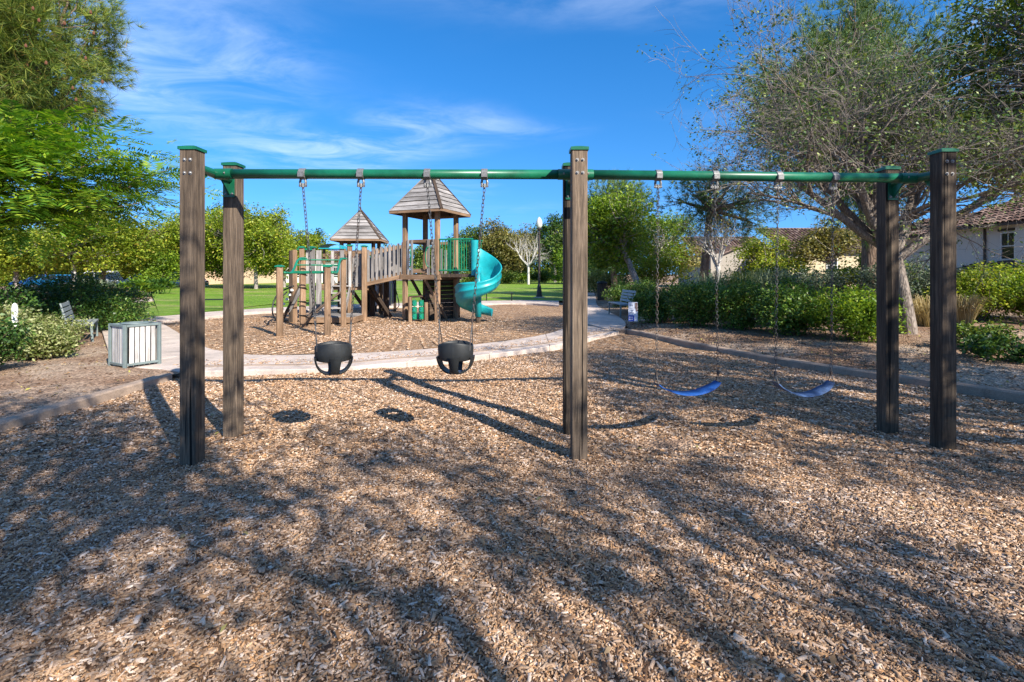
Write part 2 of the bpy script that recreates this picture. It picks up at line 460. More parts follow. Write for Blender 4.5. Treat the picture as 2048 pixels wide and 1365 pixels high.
L_PINEY = m_leaf("sunny_pine_needle", [(0, (0.03, 0.07, 0.014)), (0.5, (0.12, 0.19, 0.03)), (0.9, (0.32, 0.36, 0.06)), (1, (0.34, 0.20, 0.06))], 0.5, 0.25)
L_DRY = m_leaf("dry_grass", [(0, (0.25, 0.19, 0.08)), (0.6, (0.42, 0.33, 0.16)), (1, (0.55, 0.47, 0.28))], 0.7, 0.3, (1, 0.95, 0.7))
L_BLUEG = m_leaf("blue_green_grass", [(0, (0.14, 0.20, 0.11)), (0.6, (0.27, 0.34, 0.20)), (1, (0.45, 0.45, 0.26))], 0.6, 0.3, (1, 1.05, 0.7))
B_GREY = m_bark("grey_bark", (0.10, 0.082, 0.068), (0.42, 0.365, 0.325), 12, 0.35, 0.6)
B_LIMB = m_bark("brown_grey_bark", (0.075, 0.058, 0.046), (0.30, 0.25, 0.21), 12, 0.35, 0.6)
B_PALE = m_bark("pale_bark", (0.30, 0.27, 0.24), (0.62, 0.58, 0.53), 9, 0.5, 0.3)
B_BROWN = m_bark("brown_bark", (0.055, 0.036, 0.026), (0.24, 0.165, 0.115), 9, 0.22, 1.0)
B_DRY = m_bark("dry_twig", (0.10, 0.085, 0.07), (0.27, 0.235, 0.205), 12, 0.5, 0.3)

# ------------------------------------------------------------------ ground, lawn, paths, beds
def sheet_obj(name, mat, rows, label=None):
    m = MB(); m.sheet(rows); o = m.build(name, mat); o["kind"] = "structure"; return o
sheet_obj("ground", M_SOIL, [[(x, y, -0.06) for x in np.linspace(-700, 700, 15)] for y in np.linspace(-300, 1200, 15)])

PZ = 0.08   # path surface above the wood chips
inner_px = [(307, 643), (332, 651), (358, 666), (411, 694), (449, 703), (490, 709), (560, 710.5), (632, 709), (707, 707), (783, 703), (882, 696), (943, 690), (1018, 681), (1085, 670), (1125, 658), (1146, 645), (1148, 632), (1140, 619), (1118, 611)]
outer_px = [(200, 654), (206, 668), (213, 690), (235, 728), (322, 737), (362, 742), (430, 742), (500, 740), (600, 739), (690, 735), (775, 727), (880, 719), (945, 712), (1018, 704), (1118, 689), (1236, 664)]
right_px = [(1236, 664), (1252, 652), (1248, 641), (1236, 633), (1214, 622), (1196, 612), (1192, 600), (1191, 590), (1188, 580), (1183, 572)]
left_in_px = [(1146, 640), (1150, 622), (1150, 607), (1150, 595), (1153, 585), (1158, 578), (1160, 571)]
back_in_px = [(1118, 611), (1050, 606.5), (970, 608), (850, 611), (700, 616.5), (560, 622), (487, 626), (411, 634), (307, 643)]
back_out_px = [(1150, 603), (1118, 602), (1050, 600.5), (970, 602), (850, 604.5), (700, 609.5), (560, 615), (487, 619.5), (411, 624.5), (320, 633), (203, 639)]
g2 = lambda L, z=PZ: [G(u, v, z) for u, v in L]
def slabs(edge_a, edge_b, n, name_parent):
    """concrete slabs between two edge lines with open joints"""
    a, b = resample(smooth_poly(edge_a), n * 4 + 1), resample(smooth_poly(edge_b), n * 4 + 1)
    for i in range(n):
        m = MB(); k0 = i * 4
        A = [a[k0 + j].copy() for j in range(5)]; B = [b[k0 + j].copy() for j in range(5)]
        e = 0.006
        for q in (A, B):
            q[0] = q[0] + (q[1] - q[0]).normalized() * e; q[-1] = q[-1] - (q[-1] - q[-2]).normalized() * e
        poly = [(p.x, p.y) for p in A] + [(p.x, p.y) for p in reversed(B)]
        top = PZ; lip = 0.012
        cx = sum(p[0] for p in poly) / len(poly); cy = sum(p[1] for p in poly) / len(poly)
        ins = []
        for p in poly:
            d = Vector((cx - p[0], cy - p[1])); d.normalize(); ins.append((p[0] + d.x * lip, p[1] + d.y * lip))
        nn = len(poly)
        m.add([(p[0], p[1], -0.15) for p in poly] + [(p[0], p[1], top - lip) for p in poly] + [(p[0], p[1], top) for p in ins],
              [(k, (k + 1) % nn, nn + (k + 1) % nn, nn + k) for k in range(nn)] + [(nn + k, nn + (k + 1) % nn, 2 * nn + (k + 1) % nn, 2 * nn + k) for k in range(nn)]
              + [(2 * nn + j, 2 * nn + j + 1, 3 * nn - 2 - j, 3 * nn - 1 - j) for j in range(4)])
        m.build("slab", M_CONC, name_parent)
path = MB().box((-6.5, 9.0, -0.12), (0.3, 0.3, 0.05)).build("path", M_CONC); path["kind"] = "structure"
slabs(g2(inner_px[:16]), g2(outer_px), 12, path)
slabs(g2(left_in_px), g2(right_px), 12, path)
slabs(g2(back_in_px), g2(back_out_px[1:]), 12, path)
# branch path to the left of the lawn
lbr_a = [(203, 639), (196, 624), (215, 617), (262, 606), (320, 601), (380, 598)]
lbr_b = [(120, 646), (160, 624), (190, 613), (240, 603.5), (300, 599), (380, 596)]
slabs(g2(lbr_a), g2(lbr_b), 7, path)

# lawn: from the back edge of the ring path to the far trees
m = MB()
edge = [G(u, v, 0.05) for u, v in back_out_px[:-1]]
edge = resample(edge, 24)
far = [Vector((a, b, 0.05)) for a, b in ((14, 100), (8, 105), (0, 105), (-10, 103), (-20, 96), (-28, 84), (-34, 72), (-36, 60), (-32, 45), (-26, 36))]
far = resample(far, 24)
m.sheet([[e.lerp(f, t) + Vector((0, 0, 0.25 * t)) for e, f in zip(edge, far)] for t in (0, 0.1, 0.25, 0.5, 1.0)])
le = [G(203, 638, 0.05), G(197, 624, 0.05), G(216, 617, 0.05), G(262, 606, 0.05), G(320, 601, 0.05), Vector((-26, 36, 0.1))]
lb = [G(203, 638, 0.05), G(230, 636, 0.05), G(260, 635, 0.05), G(290, 634, 0.05), G(320, 633, 0.05), Vector((-11, 28, 0.12))]
lawn = m.build("lawn", M_LAWN); lawn["kind"] = "structure"
m = MB(); m.sheet([[a.lerp(b, t) for a, b in zip(lb, le)] for t in (0, 0.5, 1)])
lw2 = m.build("lawn", M_LAWN); lw2["kind"] = "structure"

# the play pit under the climbing frame
ring = smooth_poly(g2(inner_px, 0.0) + g2(back_in_px[1:], 0.0), 3)
c0 = Vector((-3.2, 16, 0))
m = MB(); rows = []
for t in (0.0, 0.25, 0.5, 0.7, 0.85, 1.005):
    rows.append([Vector((c0.x + (p.x - c0.x) * t, c0.y + (p.y - c0.y) * t, 0.0 + 0.02 * math.sin(p.x * 2 + t * 9))) for p in ring])
m.sheet(rows); pit = m.build("play_pit", M_PIT, smooth=True); pit["kind"] = "structure"

# chip bed under the swings
HOL = [(1.62, 4.75, .42, .30, -.045), (2.76, 4.85, .42, .30, -.045), (1.62, 5.35, .5, .22, .028), (2.76, 5.45, .5, .22, .028), (1.9, 4.1, .7, .22, .022), (-1.6, 4.6, .4, .35, -.02), (-.5, 4.6, .4, .35, -.02)]
def bed_z(x, y):
    return sum(h * math.exp(-((x - a) / p) ** 2 - ((y - b) / q) ** 2) for a, b, p, q, h in HOL) + (0.022 * math.sin(x * 1.7 + y * 0.8) + 0.018 * math.sin(y * 2.3 - x * 0.6 + 1.0) + 0.010 * math.sin(x * 4.1 + 2) * math.sin(y * 3.7)) * 0.8 - 0.014
curb_r = [Vector((10.6, -4.0, 0)), Vector((8.0, 1.9, 0)), Vector((6.17, 6.0, 0)), Vector((5.25, 7.35, 0)), Vector((4.35, 8.95, 0)), Vector((3.62, 11.0, 0)), Vector((3.02, 12.95, 0))]
curb_l = [Vector((-5.0, -4.0, 0)), Vector((-5.0, 2.0, 0)), Vector((-4.98, 5.0, 0)), Vector((-4.96, 7.3, 0))]
front = smooth_poly(g2(outer_px[5:], 0.0), 4)
m = MB(); rows = []
ys = np.linspace(-4, 13.2, 150)
def xl(y): return -5.05
def xr(y):
    for a, b in zip(curb_r[:-1], curb_r[1:]):
        if a.y <= y <= b.y: return a.x + (b.x - a.x) * (y - a.y) / (b.y - a.y) + 0.05
    return 3.0
for y in ys:
    rows.append([(x, y, bed_z(x, y) - (0.10 if y > 8.2 and x < -3 else 0)) for x in np.linspace(xl(y), xr(y), 110)])
m.sheet(rows); bed = m.build("wood_chip_bed", M_BED, smooth=True); bed["kind"] = "structure"

def curb(pts, w, z1, label, side):
    pts = resample(smooth_poly(pts, 8), 40); m = MB(); prof = []
    rows = []
    for i, p in enumerate(pts):
        t = (pts[min(i + 1, len(pts) - 1)] - pts[max(i - 1, 0)]).normalized(); n = Vector((t.y, -t.x, 0)) * side
        c = 0.018
        rows.append([p + n * a + Vector((0, 0, z)) for a, z in ((0, -0.15), (0, z1 - c), (c, z1), (w - c, z1), (w, z1 - c), (w, -0.15))])
    m.sheet(rows)
    for r in (rows[0], rows[-1]): m.add(r, [tuple(range(6))])
    o = m.build("concrete_curb", M_CURB); o["kind"] = "structure"; o["label"] = label; return o
curb(curb_r + [Vector((2.86, 12.93, 0)), Vector((2.66, 12.80, 0))], 0.16, 0.11, "long low concrete curb between the wood chips and the hedge bed", 1)
curb(curb_l, 0.15, 0.10, "low concrete curb between the wood chips and the litter bin bed", -1)
# raised concrete lip along the path's edge over the chips
lip = resample(front, 40)
m = MB(); rows = []
for i, p in enumerate(lip):
    t = (lip[min(i + 1, 39)] - lip[max(i - 1, 0)]).normalized(); n = Vector((t.y, -t.x, 0))
    rows.append([p + n * a + Vector((0, 0, z)) for a, z in ((-0.01, PZ + 0.006), (0.10, PZ + 0.006), (0.125, PZ - 0.02), (0.13, -0.14), (-0.01, -0.14))])
m.sheet(rows)
for r_ in (rows[0], rows[-1]): m.add(r_, [tuple(range(5))])
o = m.build("path_edging", M_CURB); o["kind"] = "structure"

# planted beds, right and left: strips that leave the curbs and paths and rise a little
def bed_strip(name, line, side, rise):
    line = resample(line, 420); offs = [0.0, 0.25, 0.6, 1.2, 2.0, 3.0, 4.5, 6.5, 9, 14, 25, 60, 140]
    m = MB(); rows = []
    for p in line:
        row = []
        for s in offs:
            x = p.x + side * s
            z = 0.055 + rise * (1 - math.exp(-s / 3.0)) * min(1, max(0, (p.y + 2) / 8)) + 0.03 * math.sin(x * 1.9 + p.y) * min(1, s)
            row.append((x, p.y, z))
        rows.append(row)
    m.sheet(rows); o = m.build(name, M_SOIL, smooth=True); o["kind"] = "structure"; return o
rb_line = [p + Vector((0.15, 0.0, 0)) for p in curb_r] + [G(u, v, PZ) + Vector((0.02, 0, 0)) for u, v in right_px[1:]] + [Vector((15, 110, 0))]
bed_strip("planting_bed", rb_line, 1, 0.34)
lb_line = [Vector((-5.10, -4, 0)), Vector((-5.06, 7.25, 0)), Vector((-4.97, 7.58, 0)), Vector((-5.42, 7.84, 0)), Vector((-6.45, 8.12, 0))] + [G(u, v, PZ) - Vector((0.02, 0, 0)) for u, v in ((213, 690), (206, 668), (200, 654), (120, 646), (160, 624), (190, 613), (240, 603.5), (300, 599))] + [Vector((-24, 36, 0)), Vector((-34, 60, 0)), Vector((-40, 90, 0))]
lb_line = [p for p in lb_line]
bed_strip("planting_bed", lb_line, -1, 0.10)
def soil_z(x, y):
    """height of the planted beds (either side) at x, y"""
    if x > 0:
        pts, side, rise = rb_line, 1, 0.34
    else:
        pts, side, rise = lb_line, -1, 0.10
    for a, b in zip(pts[:-1], pts[1:]):
        if a.y <= y <= b.y:
            ex = a.x + (b.x - a.x) * (y - a.y) / max(b.y - a.y, 1e-6)
            s = max(0, (x - ex) * side)
            return 0.055 + rise * (1 - math.exp(-s / 3.0)) * min(1, max(0, (y + 2) / 8)) + 0.03 * math.sin(x * 1.9 + y) * min(1, s)
    return 0.05

# ------------------------------------------------------------------ loose wood chips (uncountable): real little splinters
def chips(name, x, y, z, L, W, H, rng, frustum, parent=None):
    n = len(x)
    yaw = rng.uniform(0, 2 * np.pi, n); tx = rng.normal(0, 0.16, n); ty = rng.normal(0, 0.18, n)
    c, s = np.cos(yaw), np.sin(yaw)
    if frustum:
        k = rng.uniform(0.35, 0.85, (n, 1)); sk = rng.uniform(-0.3, 0.3, (n, 1))
        lx = np.concatenate([np.tile([[-.5, .5, .5, -.5]], (n, 1)) * np.array([1.0]), np.tile([[-.5, .5, .5, -.5]], (n, 1)) * (k * 0.5 + 0.5) + sk * 0.2], 1)
        e = rng.uniform(0.35, 1.0, (n, 2))
        wy = np.stack([-.5 * e[:, 0], -.5 * e[:, 1], .5 * e[:, 1], .5 * e[:, 0]], 1)
        ly = np.concatenate([wy, wy * k], 1)
        lz = np.concatenate([np.full((n, 4), -.6), np.full((n, 4), .5)], 1)
        Q = np.array([[4, 5, 6, 7], [0, 1, 5, 4], [1, 2, 6, 5], [2, 3, 7, 6], [3, 0, 4, 7]]); nv = 8; T = None
    else:
        lx = np.tile([[-.45, .45, .5, -.5, -.3, .3]], (n, 1)); ly = np.tile([[-.5, -.4, .4, .5, 0, 0]], (n, 1)); lz = np.tile([[-.6, -.6, -.6, -.6, .5, .5]], (n, 1))
        Q = np.array([[0, 1, 5, 4], [2, 3, 4, 5]]); T = None; nv = 6
    X, Y, Z = lx * L[:, None], ly * W[:, None], lz * H[:, None]
    Z = Z + X * tx[:, None] + Y * ty[:, None]
    wx = X * c[:, None] - Y * s[:, None] + x[:, None]; wy = X * s[:, None] + Y * c[:, None] + y[:, None]; wz = Z + z[:, None]
    V = np.stack([wx, wy, wz], -1).reshape(-1, 3)
    off = (np.arange(n) * nv)[:, None, None]
    me = np_mesh(name, V, (Q[None] + off).reshape(-1, 4), None if T is None else (T[None] + off).reshape(-1, 3))
    o = np_obj(name, me, M_CHIP, parent); return o
fr = [(p.x, p.y) for p in front]
def front_y(x):
    for a, b in zip(fr[:-1], fr[1:]):
        if a[0] <= x <= b[0]: return a[1] + (b[1] - a[1]) * (x - a[0]) / (b[0] - a[0] + 1e-9)
    return 7.45 if x < fr[0][0] else 12.9
FX = np.linspace(-5, 3.2, 120); FY = np.array([front_y(x) for x in FX]) - 0.14
CYL = [p.y for p in curb_r]; CXL = [p.x for p in curb_r]
def scatter(n, d0, d1, rng):
    # even over the ground between distances d0 and d1, inside the picture's cone with a margin
    d = np.sqrt(rng.uniform(d0 * d0, d1 * d1, n)); x = rng.uniform(-1.16, 1.16, n) * d
    ok = (x > -4.98) & (x < np.interp(d, CYL, CXL)) & (d < np.interp(x, FX, FY))
    return x[ok], d[ok]
def bz(x, y):
    return sum(h * np.exp(-((x - a) / p) ** 2 - ((y - b) / q) ** 2) for a, b, p, q, h in HOL) + (0.022 * np.sin(x * 1.7 + y * 0.8) + 0.018 * np.sin(y * 2.3 - x * 0.6 + 1.0) + 0.010 * np.sin(x * 4.1 + 2) * np.sin(y * 3.7)) * 0.8 - 0.014
x, y = scatter(44000, 1.55, 3.6, NR); n = len(x)
L = NR.lognormal(math.log(0.021), 0.48, n).clip(0.008, 0.075); Wd = L * NR.uniform(0.20, 0.48, n); H = NR.uniform(0.003, 0.007, n)
near = chips("wood_chips", x, y, bz(x, y) + NR.uniform(0.000, 0.011, n), L, Wd, H, NR, True)
tag(near, "loose tan and grey wood chips covering the ground in front of the swings", "wood chips", kind="stuff")
x, y = scatter(130000, 1.55, 4.2, NR); n = len(x)
L = NR.lognormal(math.log(0.014), 0.42, n).clip(0.006, 0.05); Wd = L * NR.uniform(0.18, 0.5, n); H = NR.uniform(0.003, 0.006, n)
fine_c = chips("wood_chips", x, y, bz(x, y) + NR.uniform(-0.002, 0.011, n), L, Wd, H, NR, False)
tag(fine_c, "fine splinters and dust of wood between the larger chips in front of the swings", "wood chips", kind="stuff")
x, y = scatter(150000, 4.1, 9.8, NR); n = len(x)
L = NR.lognormal(math.log(0.026), 0.38, n).clip(0.010, 0.08); Wd = L * NR.uniform(0.22, 0.5, n); H = NR.uniform(0.005, 0.010, n)
mid = chips("wood_chips", x, y, bz(x, y) + NR.uniform(-0.002, 0.013, n), L, Wd, H, NR, False)
tag(mid, "loose wood chips under and behind the hanging swings up to the path", "wood chips", kind="stuff")
# strays kicked onto the path and the soil
sx, sy, sz = [], [], []
for _ in range(1500):
    k = R.randrange(len(lip)); t = abs(R.gauss(0, 0.28)); p = lip[k]
    sx.append(p.x + R.uniform(-0.2, 0.2)); sy.append(p.y + t + 0.01); sz.append(PZ + 0.008)
st = chips("wood_chips", np.array(sx), np.array(sy), np.array(sz), NR.uniform(0.02, 0.05, 1500), NR.uniform(0.006, 0.014, 1500), np.full(1500, 0.007), NR, False)
tag(st, "stray wood chips kicked onto the edge of the concrete path", "wood chips", kind="stuff")
n = 14000
a = NR.uniform(0, 2 * np.pi, n); rr = np.sqrt(NR.uniform(0, 1, n))
rg = np.array([(p.x, p.y) for p in ring]); ci = NR.integers(0, len(rg), n)
px = c0.x + (rg[ci, 0] - c0.x) * rr * 0.99 + NR.normal(0, 0.12, n) * (1 - rr); py = c0.y + (rg[ci, 1] - c0.y) * rr * 0.99
keep = py < 17.5
px, py = px[keep], py[keep]; n = len(px)
pc = chips("wood_chips", px, py, np.full(n, 0.022), NR.uniform(0.03, 0.07, n), NR.uniform(0.012, 0.022, n), np.full(n, 0.01), NR, False)
tag(pc, "loose golden wood chips around the wooden climbing frame", "wood chips", kind="stuff")


# ------------------------------------------------------------------ swing frame
posts_px = [((385, 917, 296), (467, 868, 328)), ((1157.5, 906, 297), (1140, 857, 329)), ((1886, 892, 301), (1775, 858, 336))]
sw = thing("swing_set", "long wooden post swing frame with a green steel top rail on the wood chips", "swing frame", (0.6, 4.6, 0))
cross = []
def pyramid_cap(c, w, h, z, mat, parent):
    m = MB(); a = w / 2; x, y = c
    m.add([(x - a, y - a, z), (x + a, y - a, z), (x + a, y + a, z), (x - a, y + a, z), (x - a, y - a, z + h), (x + a, y - a, z + h), (x + a, y + a, z + h), (x - a, y + a, z + h),
           (x - a * .35, y - a * .35, z + h * 1.7), (x + a * .35, y - a * .35, z + h * 1.7), (x + a * .35, y + a * .35, z + h * 1.7), (x - a * .35, y + a * .35, z + h * 1.7)],
          [(3, 2, 1, 0), (0, 1, 5, 4), (1, 2, 6, 5), (2, 3, 7, 6), (3, 0, 4, 7), (4, 5, 9, 8), (5, 6, 10, 9), (6, 7, 11, 10), (7, 4, 8, 11), (8, 9, 10, 11)])
    return m.build("post_cap", mat, parent)
def bolt(p, d, r, parent):
    p = Vector(p); d = Vector(d).normalized()
    m = MB(); m.tube([p - d * 0.004, p + d * 0.003], r * 1.5, 10); m.tube([p, p + d * 0.010, p + d * 0.014], [r, r * 0.9, r * 0.45], 8)
    return m.build("bolt", M_BOLT, parent)
for bay, pair in enumerate(posts_px):
    ends = []
    for j, (u, vb, vt) in enumerate(pair):
        D = EYE * F / (vb - HV)
        if bay == 1: D = (4.33, 4.99)[j]
        if bay == 2: D = (4.50, 5.02)[j]
        x = (u - 1024) / F * D
        top = EYE - (vt - HV) / F * D
        p = plank("post", (x, D, -0.10), (x, D, top - 0.02), 0.134, 0.134, W_POST, sw, (0, -1, 0), 0.006)
        pyramid_cap((x, D), 0.154, 0.026, top - 0.030, M_GREEN, p)
        if j == 0:
            for bx in (-0.022, 0.026):
                for bzv in (0.115, 0.225): bolt((x + bx, D - 0.067, top - bzv), (0, -1, 0), 0.010, p)
        ends.append(Vector((x, D, top)))
    cross.append(ends)
RAIL_Z = 2.455
mids = []
for a, b in cross:
    mid_ = (a + b) / 2; mid_.z = RAIL_Z; mids.append(mid_)
mids[0].y, mids[1].y, mids[2].y = 4.53, 4.56, 4.74
yokes = []
for (a, b), mm in zip(cross, mids):
    m = MB()
    p0, p1 = Vector((a.x, a.y + 0.069, RAIL_Z)), Vector((b.x, b.y - 0.069, RAIL_Z))
    m.tube([p0, (p0 + p1) / 2, p1], 0.040, 14)
    for q, s in ((p0, 1), (p1, -1)):
        m.box(q + Vector((0, 0.005 * s, -0.055)), (0.10, 0.010, 0.24))
        m.add([q + Vector((dx, dy, dz)) for dx in (-0.006, 0.006) for dy, dz in ((0, -0.03), (0.0, -0.165), (0.14 * s, -0.03))],
              [(0, 1, 2), (5, 4, 3), (0, 2, 5, 3), (1, 4, 5, 2), (0, 3, 4, 1)])
    y = m.build("yoke_pipe", M_GREEN, sw)
    for dx in (-0.03, 0.03): bolt(p1 + Vector((dx, -0.010, -0.145)), (0, -1, 0), 0.008, y)
rails = []
for i in (0, 1):
    a, b = mids[i].copy(), mids[i + 1].copy()
    d = (b - a).normalized()
    o = MB().tube([a, a.lerp(b, .5), b], 0.0445, 20).build("top_rail", M_GREEN, sw, smooth=False)
    for f in o.data.polygons: f.use_smooth = len(f.vertices) == 4
    for t in (0.11, (b - a).length - 0.11):
        n = Vector((d.y, -d.x, 0)); bolt(a + d * t + n * 0.045, n, 0.007, o)
        MB().tube([a + d * (t - 0.11 if t < 1 else t - 0.05), a + d * (t + 0.05 if t < 1 else t + 0.11)], 0.049, 20).build("rail_sleeve", M_GREEN, o)
    rails.append((a, b))
hang_px = [606, 722, 855, 969, 1316, 1429, 1555.5, 1666]
hangs = []
for u in hang_px:
    a, b = rails[0] if u < 1100 else rails[1]
    k = (u - 1024) / F                       # where the line of sight in plan meets the rail
    t = (k * a.y - a.x) / ((b.x - a.x) - k * (b.y - a.y)); p = a.lerp(b, t)
    d = (b - a).normalized()
    m = MB()
    m.tube([p - d * 0.030, p - d * 0.026, p + d * 0.026, p + d * 0.030], [0.046, 0.052, 0.052, 0.046], 16)
    m.box(p + Vector((0, -0.05, -0.012)), (0.050, 0.028, 0.045)); m.box(p + Vector((0, 0.05, -0.012)), (0.050, 0.028, 0.045))
    h = m.build("hanger_clamp", M_STEEL, sw)
    m = MB()
    for s in (-1, 1): m.tube([p + Vector((s * 0.020, 0, -0.045)), p + Vector((s * 0.026, 0, -0.075)), p + Vector((s * 0.020, 0, -0.118))], [0.010, 0.012, 0.009], 8)
    m.tube([p + Vector((-0.036, 0, -0.105)), p + Vector((0.036, 0, -0.105))], 0.010, 8)
    m.tube([p + Vector((0, 0, -0.085)), p + Vector((0, 0, -0.120))], 0.013, 8)
    m.build("swivel", M_STEEL, h)
    hangs.append(p + Vector((0, 0, -0.112)))

# ------------------------------------------------------------------ chains and swings
def link_mesh():
    m = MB(); pts = []; r, hl, wl_ = 0.0031, 0.0195, 0.0105
    for k in range(12):
        a = 2 * math.pi * k / 12
        pts.append(Vector((wl_ * math.cos(a), 0, math.copysign(hl - wl_ + 0.003, math.sin(a)) * (abs(math.sin(a)) > 1e-6) + wl_ * math.sin(a))))
    n, q = len(pts), 4; vs = []; c = Vector((0, 0, 0))
    for i, p in enumerate(pts):
        t = (pts[(i + 1) % n] - pts[i - 1]).normalized(); nn = Vector((0, 1, 0)).cross(t)
        vs += [p + (nn * math.cos(2 * math.pi * k / q + .78) + Vector((0, 1, 0)) * math.sin(2 * math.pi * k / q + .78)) * r for k in range(q)]
    m.add(vs, [(i * q + k, ((i + 1) % n) * q + k, ((i + 1) % n) * q + (k + 1) % q, i * q + (k + 1) % q) for i in range(n) for k in range(q)])
    me = m.mesh("chain_link", True); me.materials.append(M_CHAIN); return me
LINK = link_mesh()
def chain(p0, p1, parent, sag=0.0):
    p0, p1 = Vector(p0), Vector(p1); pitch = 0.0345
    n = max(2, int(round((p1 - p0).length / pitch)))
    for i in range(n + 1):
        q = p0.lerp(p1, i / n)
        M = frame_z(q, q + (p1 - p0).normalized(), (0, -1, 0)) @ Matrix.Rotation((0.35 if i % 2 else 0.35 + math.pi / 2) + R.uniform(-.12, .12), 4, 'Z')
        link(bpy.data.objects.new("chain_link", LINK), parent, M)

def bucket(h0, h1, cx, D, ztop, yaw, label, ring_z):
    c = Vector((cx, D, 0))
    t = thing("bucket_swing", label, "swing", (cx, D, ztop - 0.29), 0, "swings hanging from the green rail")
    rx, ry = 0.157, 0.132
    cy_, sy_ = math.cos(yaw), math.sin(yaw)
    def W(x, y, z): return c + Vector((x * cy_ - y * sy_, x * sy_ + y * cy_, z))
    # belt-like upper band, front side raised, walls 9 mm thick
    m = MB(); rows = []; N = 48
    for k in range(N + 1):
        a = 2 * math.pi * k / N - math.pi / 2
        f = max(0, math.cos(a + math.pi / 2)); bk = max(0, -math.cos(a + math.pi / 2))
        zt = ztop - 0.040 + 0.040 * f ** 1.2 + 0.03 * bk ** 1.2; zb = ztop - 0.150 - 0.015 * f
        x, y = rx * math.cos(a), ry * math.sin(a); s = 0.945
        k2 = 0.955
        rows.append([W(x * s, y * s, zb), W(x * k2, y * k2, zb - 0.006), W(x, y, zb + 0.004), W(x * 1.03, y * 1.03, (zt + zb) / 2), W(x * 1.035, y * 1.035, zt - 0.012), W(x * 1.01, y * 1.01, zt), W(x * 0.955, y * 0.955, zt - 0.004), W(x * s, y * s, zb)])
    m.sheet(rows); m.build("band", M_RUBBER, t, True)
    # four straps that run down to the crotch
    def strap(x0, y0, x1, y1, w0, w1, out):
        m = MB(); rows = []
        z0, z1 = ztop - 0.135, ztop - 0.285
        for i in range(9):
            q = i / 8; a = q * math.pi / 2
            x = x1 + (x0 - x1) * math.cos(a) ** 0.8; y = y1 + (y0 - y1) * math.cos(a) ** 0.8; z = z1 + (z0 - z1) * (1 - math.sin(a)) 
            w = w0 + (w1 - w0) * math.sin(math.pi * q) if w1 < w0 else w0 + (w1 - w0) * q
            if abs(x0) > abs(y0): e = Vector((0, 1, 0)); nrm = Vector((1 if x0 > 0 else -1, 0, -q)).normalized()
            else: e = Vector((1, 0, 0)); nrm = Vector((0, 1 if y0 > 0 else -1, -q)).normalized()
            b = Vector((x, y, z)); th = 0.008
            ring_ = [b - e * w / 2 - nrm * th, b + e * w / 2 - nrm * th, b + e * w / 2 + nrm * th, b - e * w / 2 + nrm * th]
            rows.append([W(*r_) for r_ in ring_ + ring_[:1]])
        m.sheet(rows); m.add(rows[0][:4], [(0, 1, 2, 3)]); m.add(rows[-1][:4], [(3, 2, 1, 0)])
        m.build("strap", M_RUBBER, t, True)
    strap(0.01, -ry * .99, 0.0, -0.03, 0.105, 0.075, 0); strap(0.0, ry * .99, 0, 0.03, 0.105, 0.075, 0)
    strap(rx * .99, 0, 0.02, 0, 0.15, 0.10, 0); strap(-rx * .99, 0, -0.02, 0, 0.15, 0.10, 0)
    m = MB(); m.lathe([(0.005, -0.012), (0.05, -0.010), (0.075, 0.002), (0.07, 0.008), (0.005, 0.004)], W(0, 0, ztop - 0.284), 16)
    m.build("seat", M_BLUEG, t, True)
    for hp, s in ((h0, -1), (h1, 1)):
        rp = W(s * (rx - 0.004), 0, ring_z - 0)
        chain(hp, rp, t)
        m = MB()
        a_, b_ = W(s * rx * .90, -ry * .45, ztop - 0.045), W(s * rx * .90, ry * .45, ztop - 0.045)
        m.tube([a_, rp, b_], 0.0045, 6); m.tube([rp + Vector((0, 0, 0.012)), rp - Vector((0, 0, 0.016))], 0.010, 8)
        for q in (a_, b_): m.tube([q + Vector((0, 0, 0.012)), q - Vector((0, 0, 0.03))], 0.009, 6)
        m.build("hook", M_CHAIN, t)
    return t
b0 = bucket(hangs[0], hangs[1], (667 - 1024) / F * 4.53, 4.53, 0.935, 0.42, "black rubber bucket swing hanging by its chains beside the outer pair of posts", 1.105)
b1 = bucket(hangs[2], hangs[3], (911.5 - 1024) / F * 4.54, 4.54, 0.94, -0.12, "black rubber bucket swing hanging in front of the spiral slide beside the middle posts", 1.115)

def belt(h0, h1, e0, e1, sagz, mat, label):
    e0, e1 = Vector(e0), Vector(e1)
    t = thing("belt_swing", label, "swing", tuple((e0 + e1) / 2 - Vector((0, 0, 0.1))), 0, "swings hanging from the green rail")
    ax = (e1 - e0); ax.z = 0; ax.normalize(); n = Vector((-ax.y, ax.x, 0))
    m = MB(); rows = []; N = 20
    for i in range(N + 1):
        q = i / N; p = e0.lerp(e1, q)
        s = math.sin(math.pi * q) ** 0.75; p.z -= sagz * s
        w = 0.058 * (0.55 + 0.45 * min(1, 5 * min(q, 1 - q) + 0.25)); th = 0.005; tw = 0.012 * math.cos(math.pi * q)
        nn = n + Vector((0, 0, 0.10))
        r_ = [p - nn * w - Vector((0, 0, th)), p + nn * w - Vector((0, 0, th)), p + nn * w + Vector((0, 0, th)), p - nn * w + Vector((0, 0, th))]
        rows.append(r_ + r_[:1])
    m.sheet(rows); m.add(rows[0][:4], [(0, 1, 2, 3)]); m.add(rows[-1][:4], [(3, 2, 1, 0)])
    m.build("seat", mat, t, True)
    for hp, e in ((h0, e0), (h1, e1)):
        rp = e + Vector((0, 0, 0.085)); chain(hp, rp, t)
        m = MB(); a_, b_ = e - n * 0.032, e + n * 0.032
        m.tube([a_ - Vector((0, 0, .008)), rp, b_ - Vector((0, 0, .008))], 0.0045, 6); m.tube([a_, b_], 0.0055, 6); m.tube([rp + Vector((0, 0, .014)), rp - Vector((0, 0, .014))], 0.009, 6)
        m.build("triangle_hook", M_CHAIN, t)
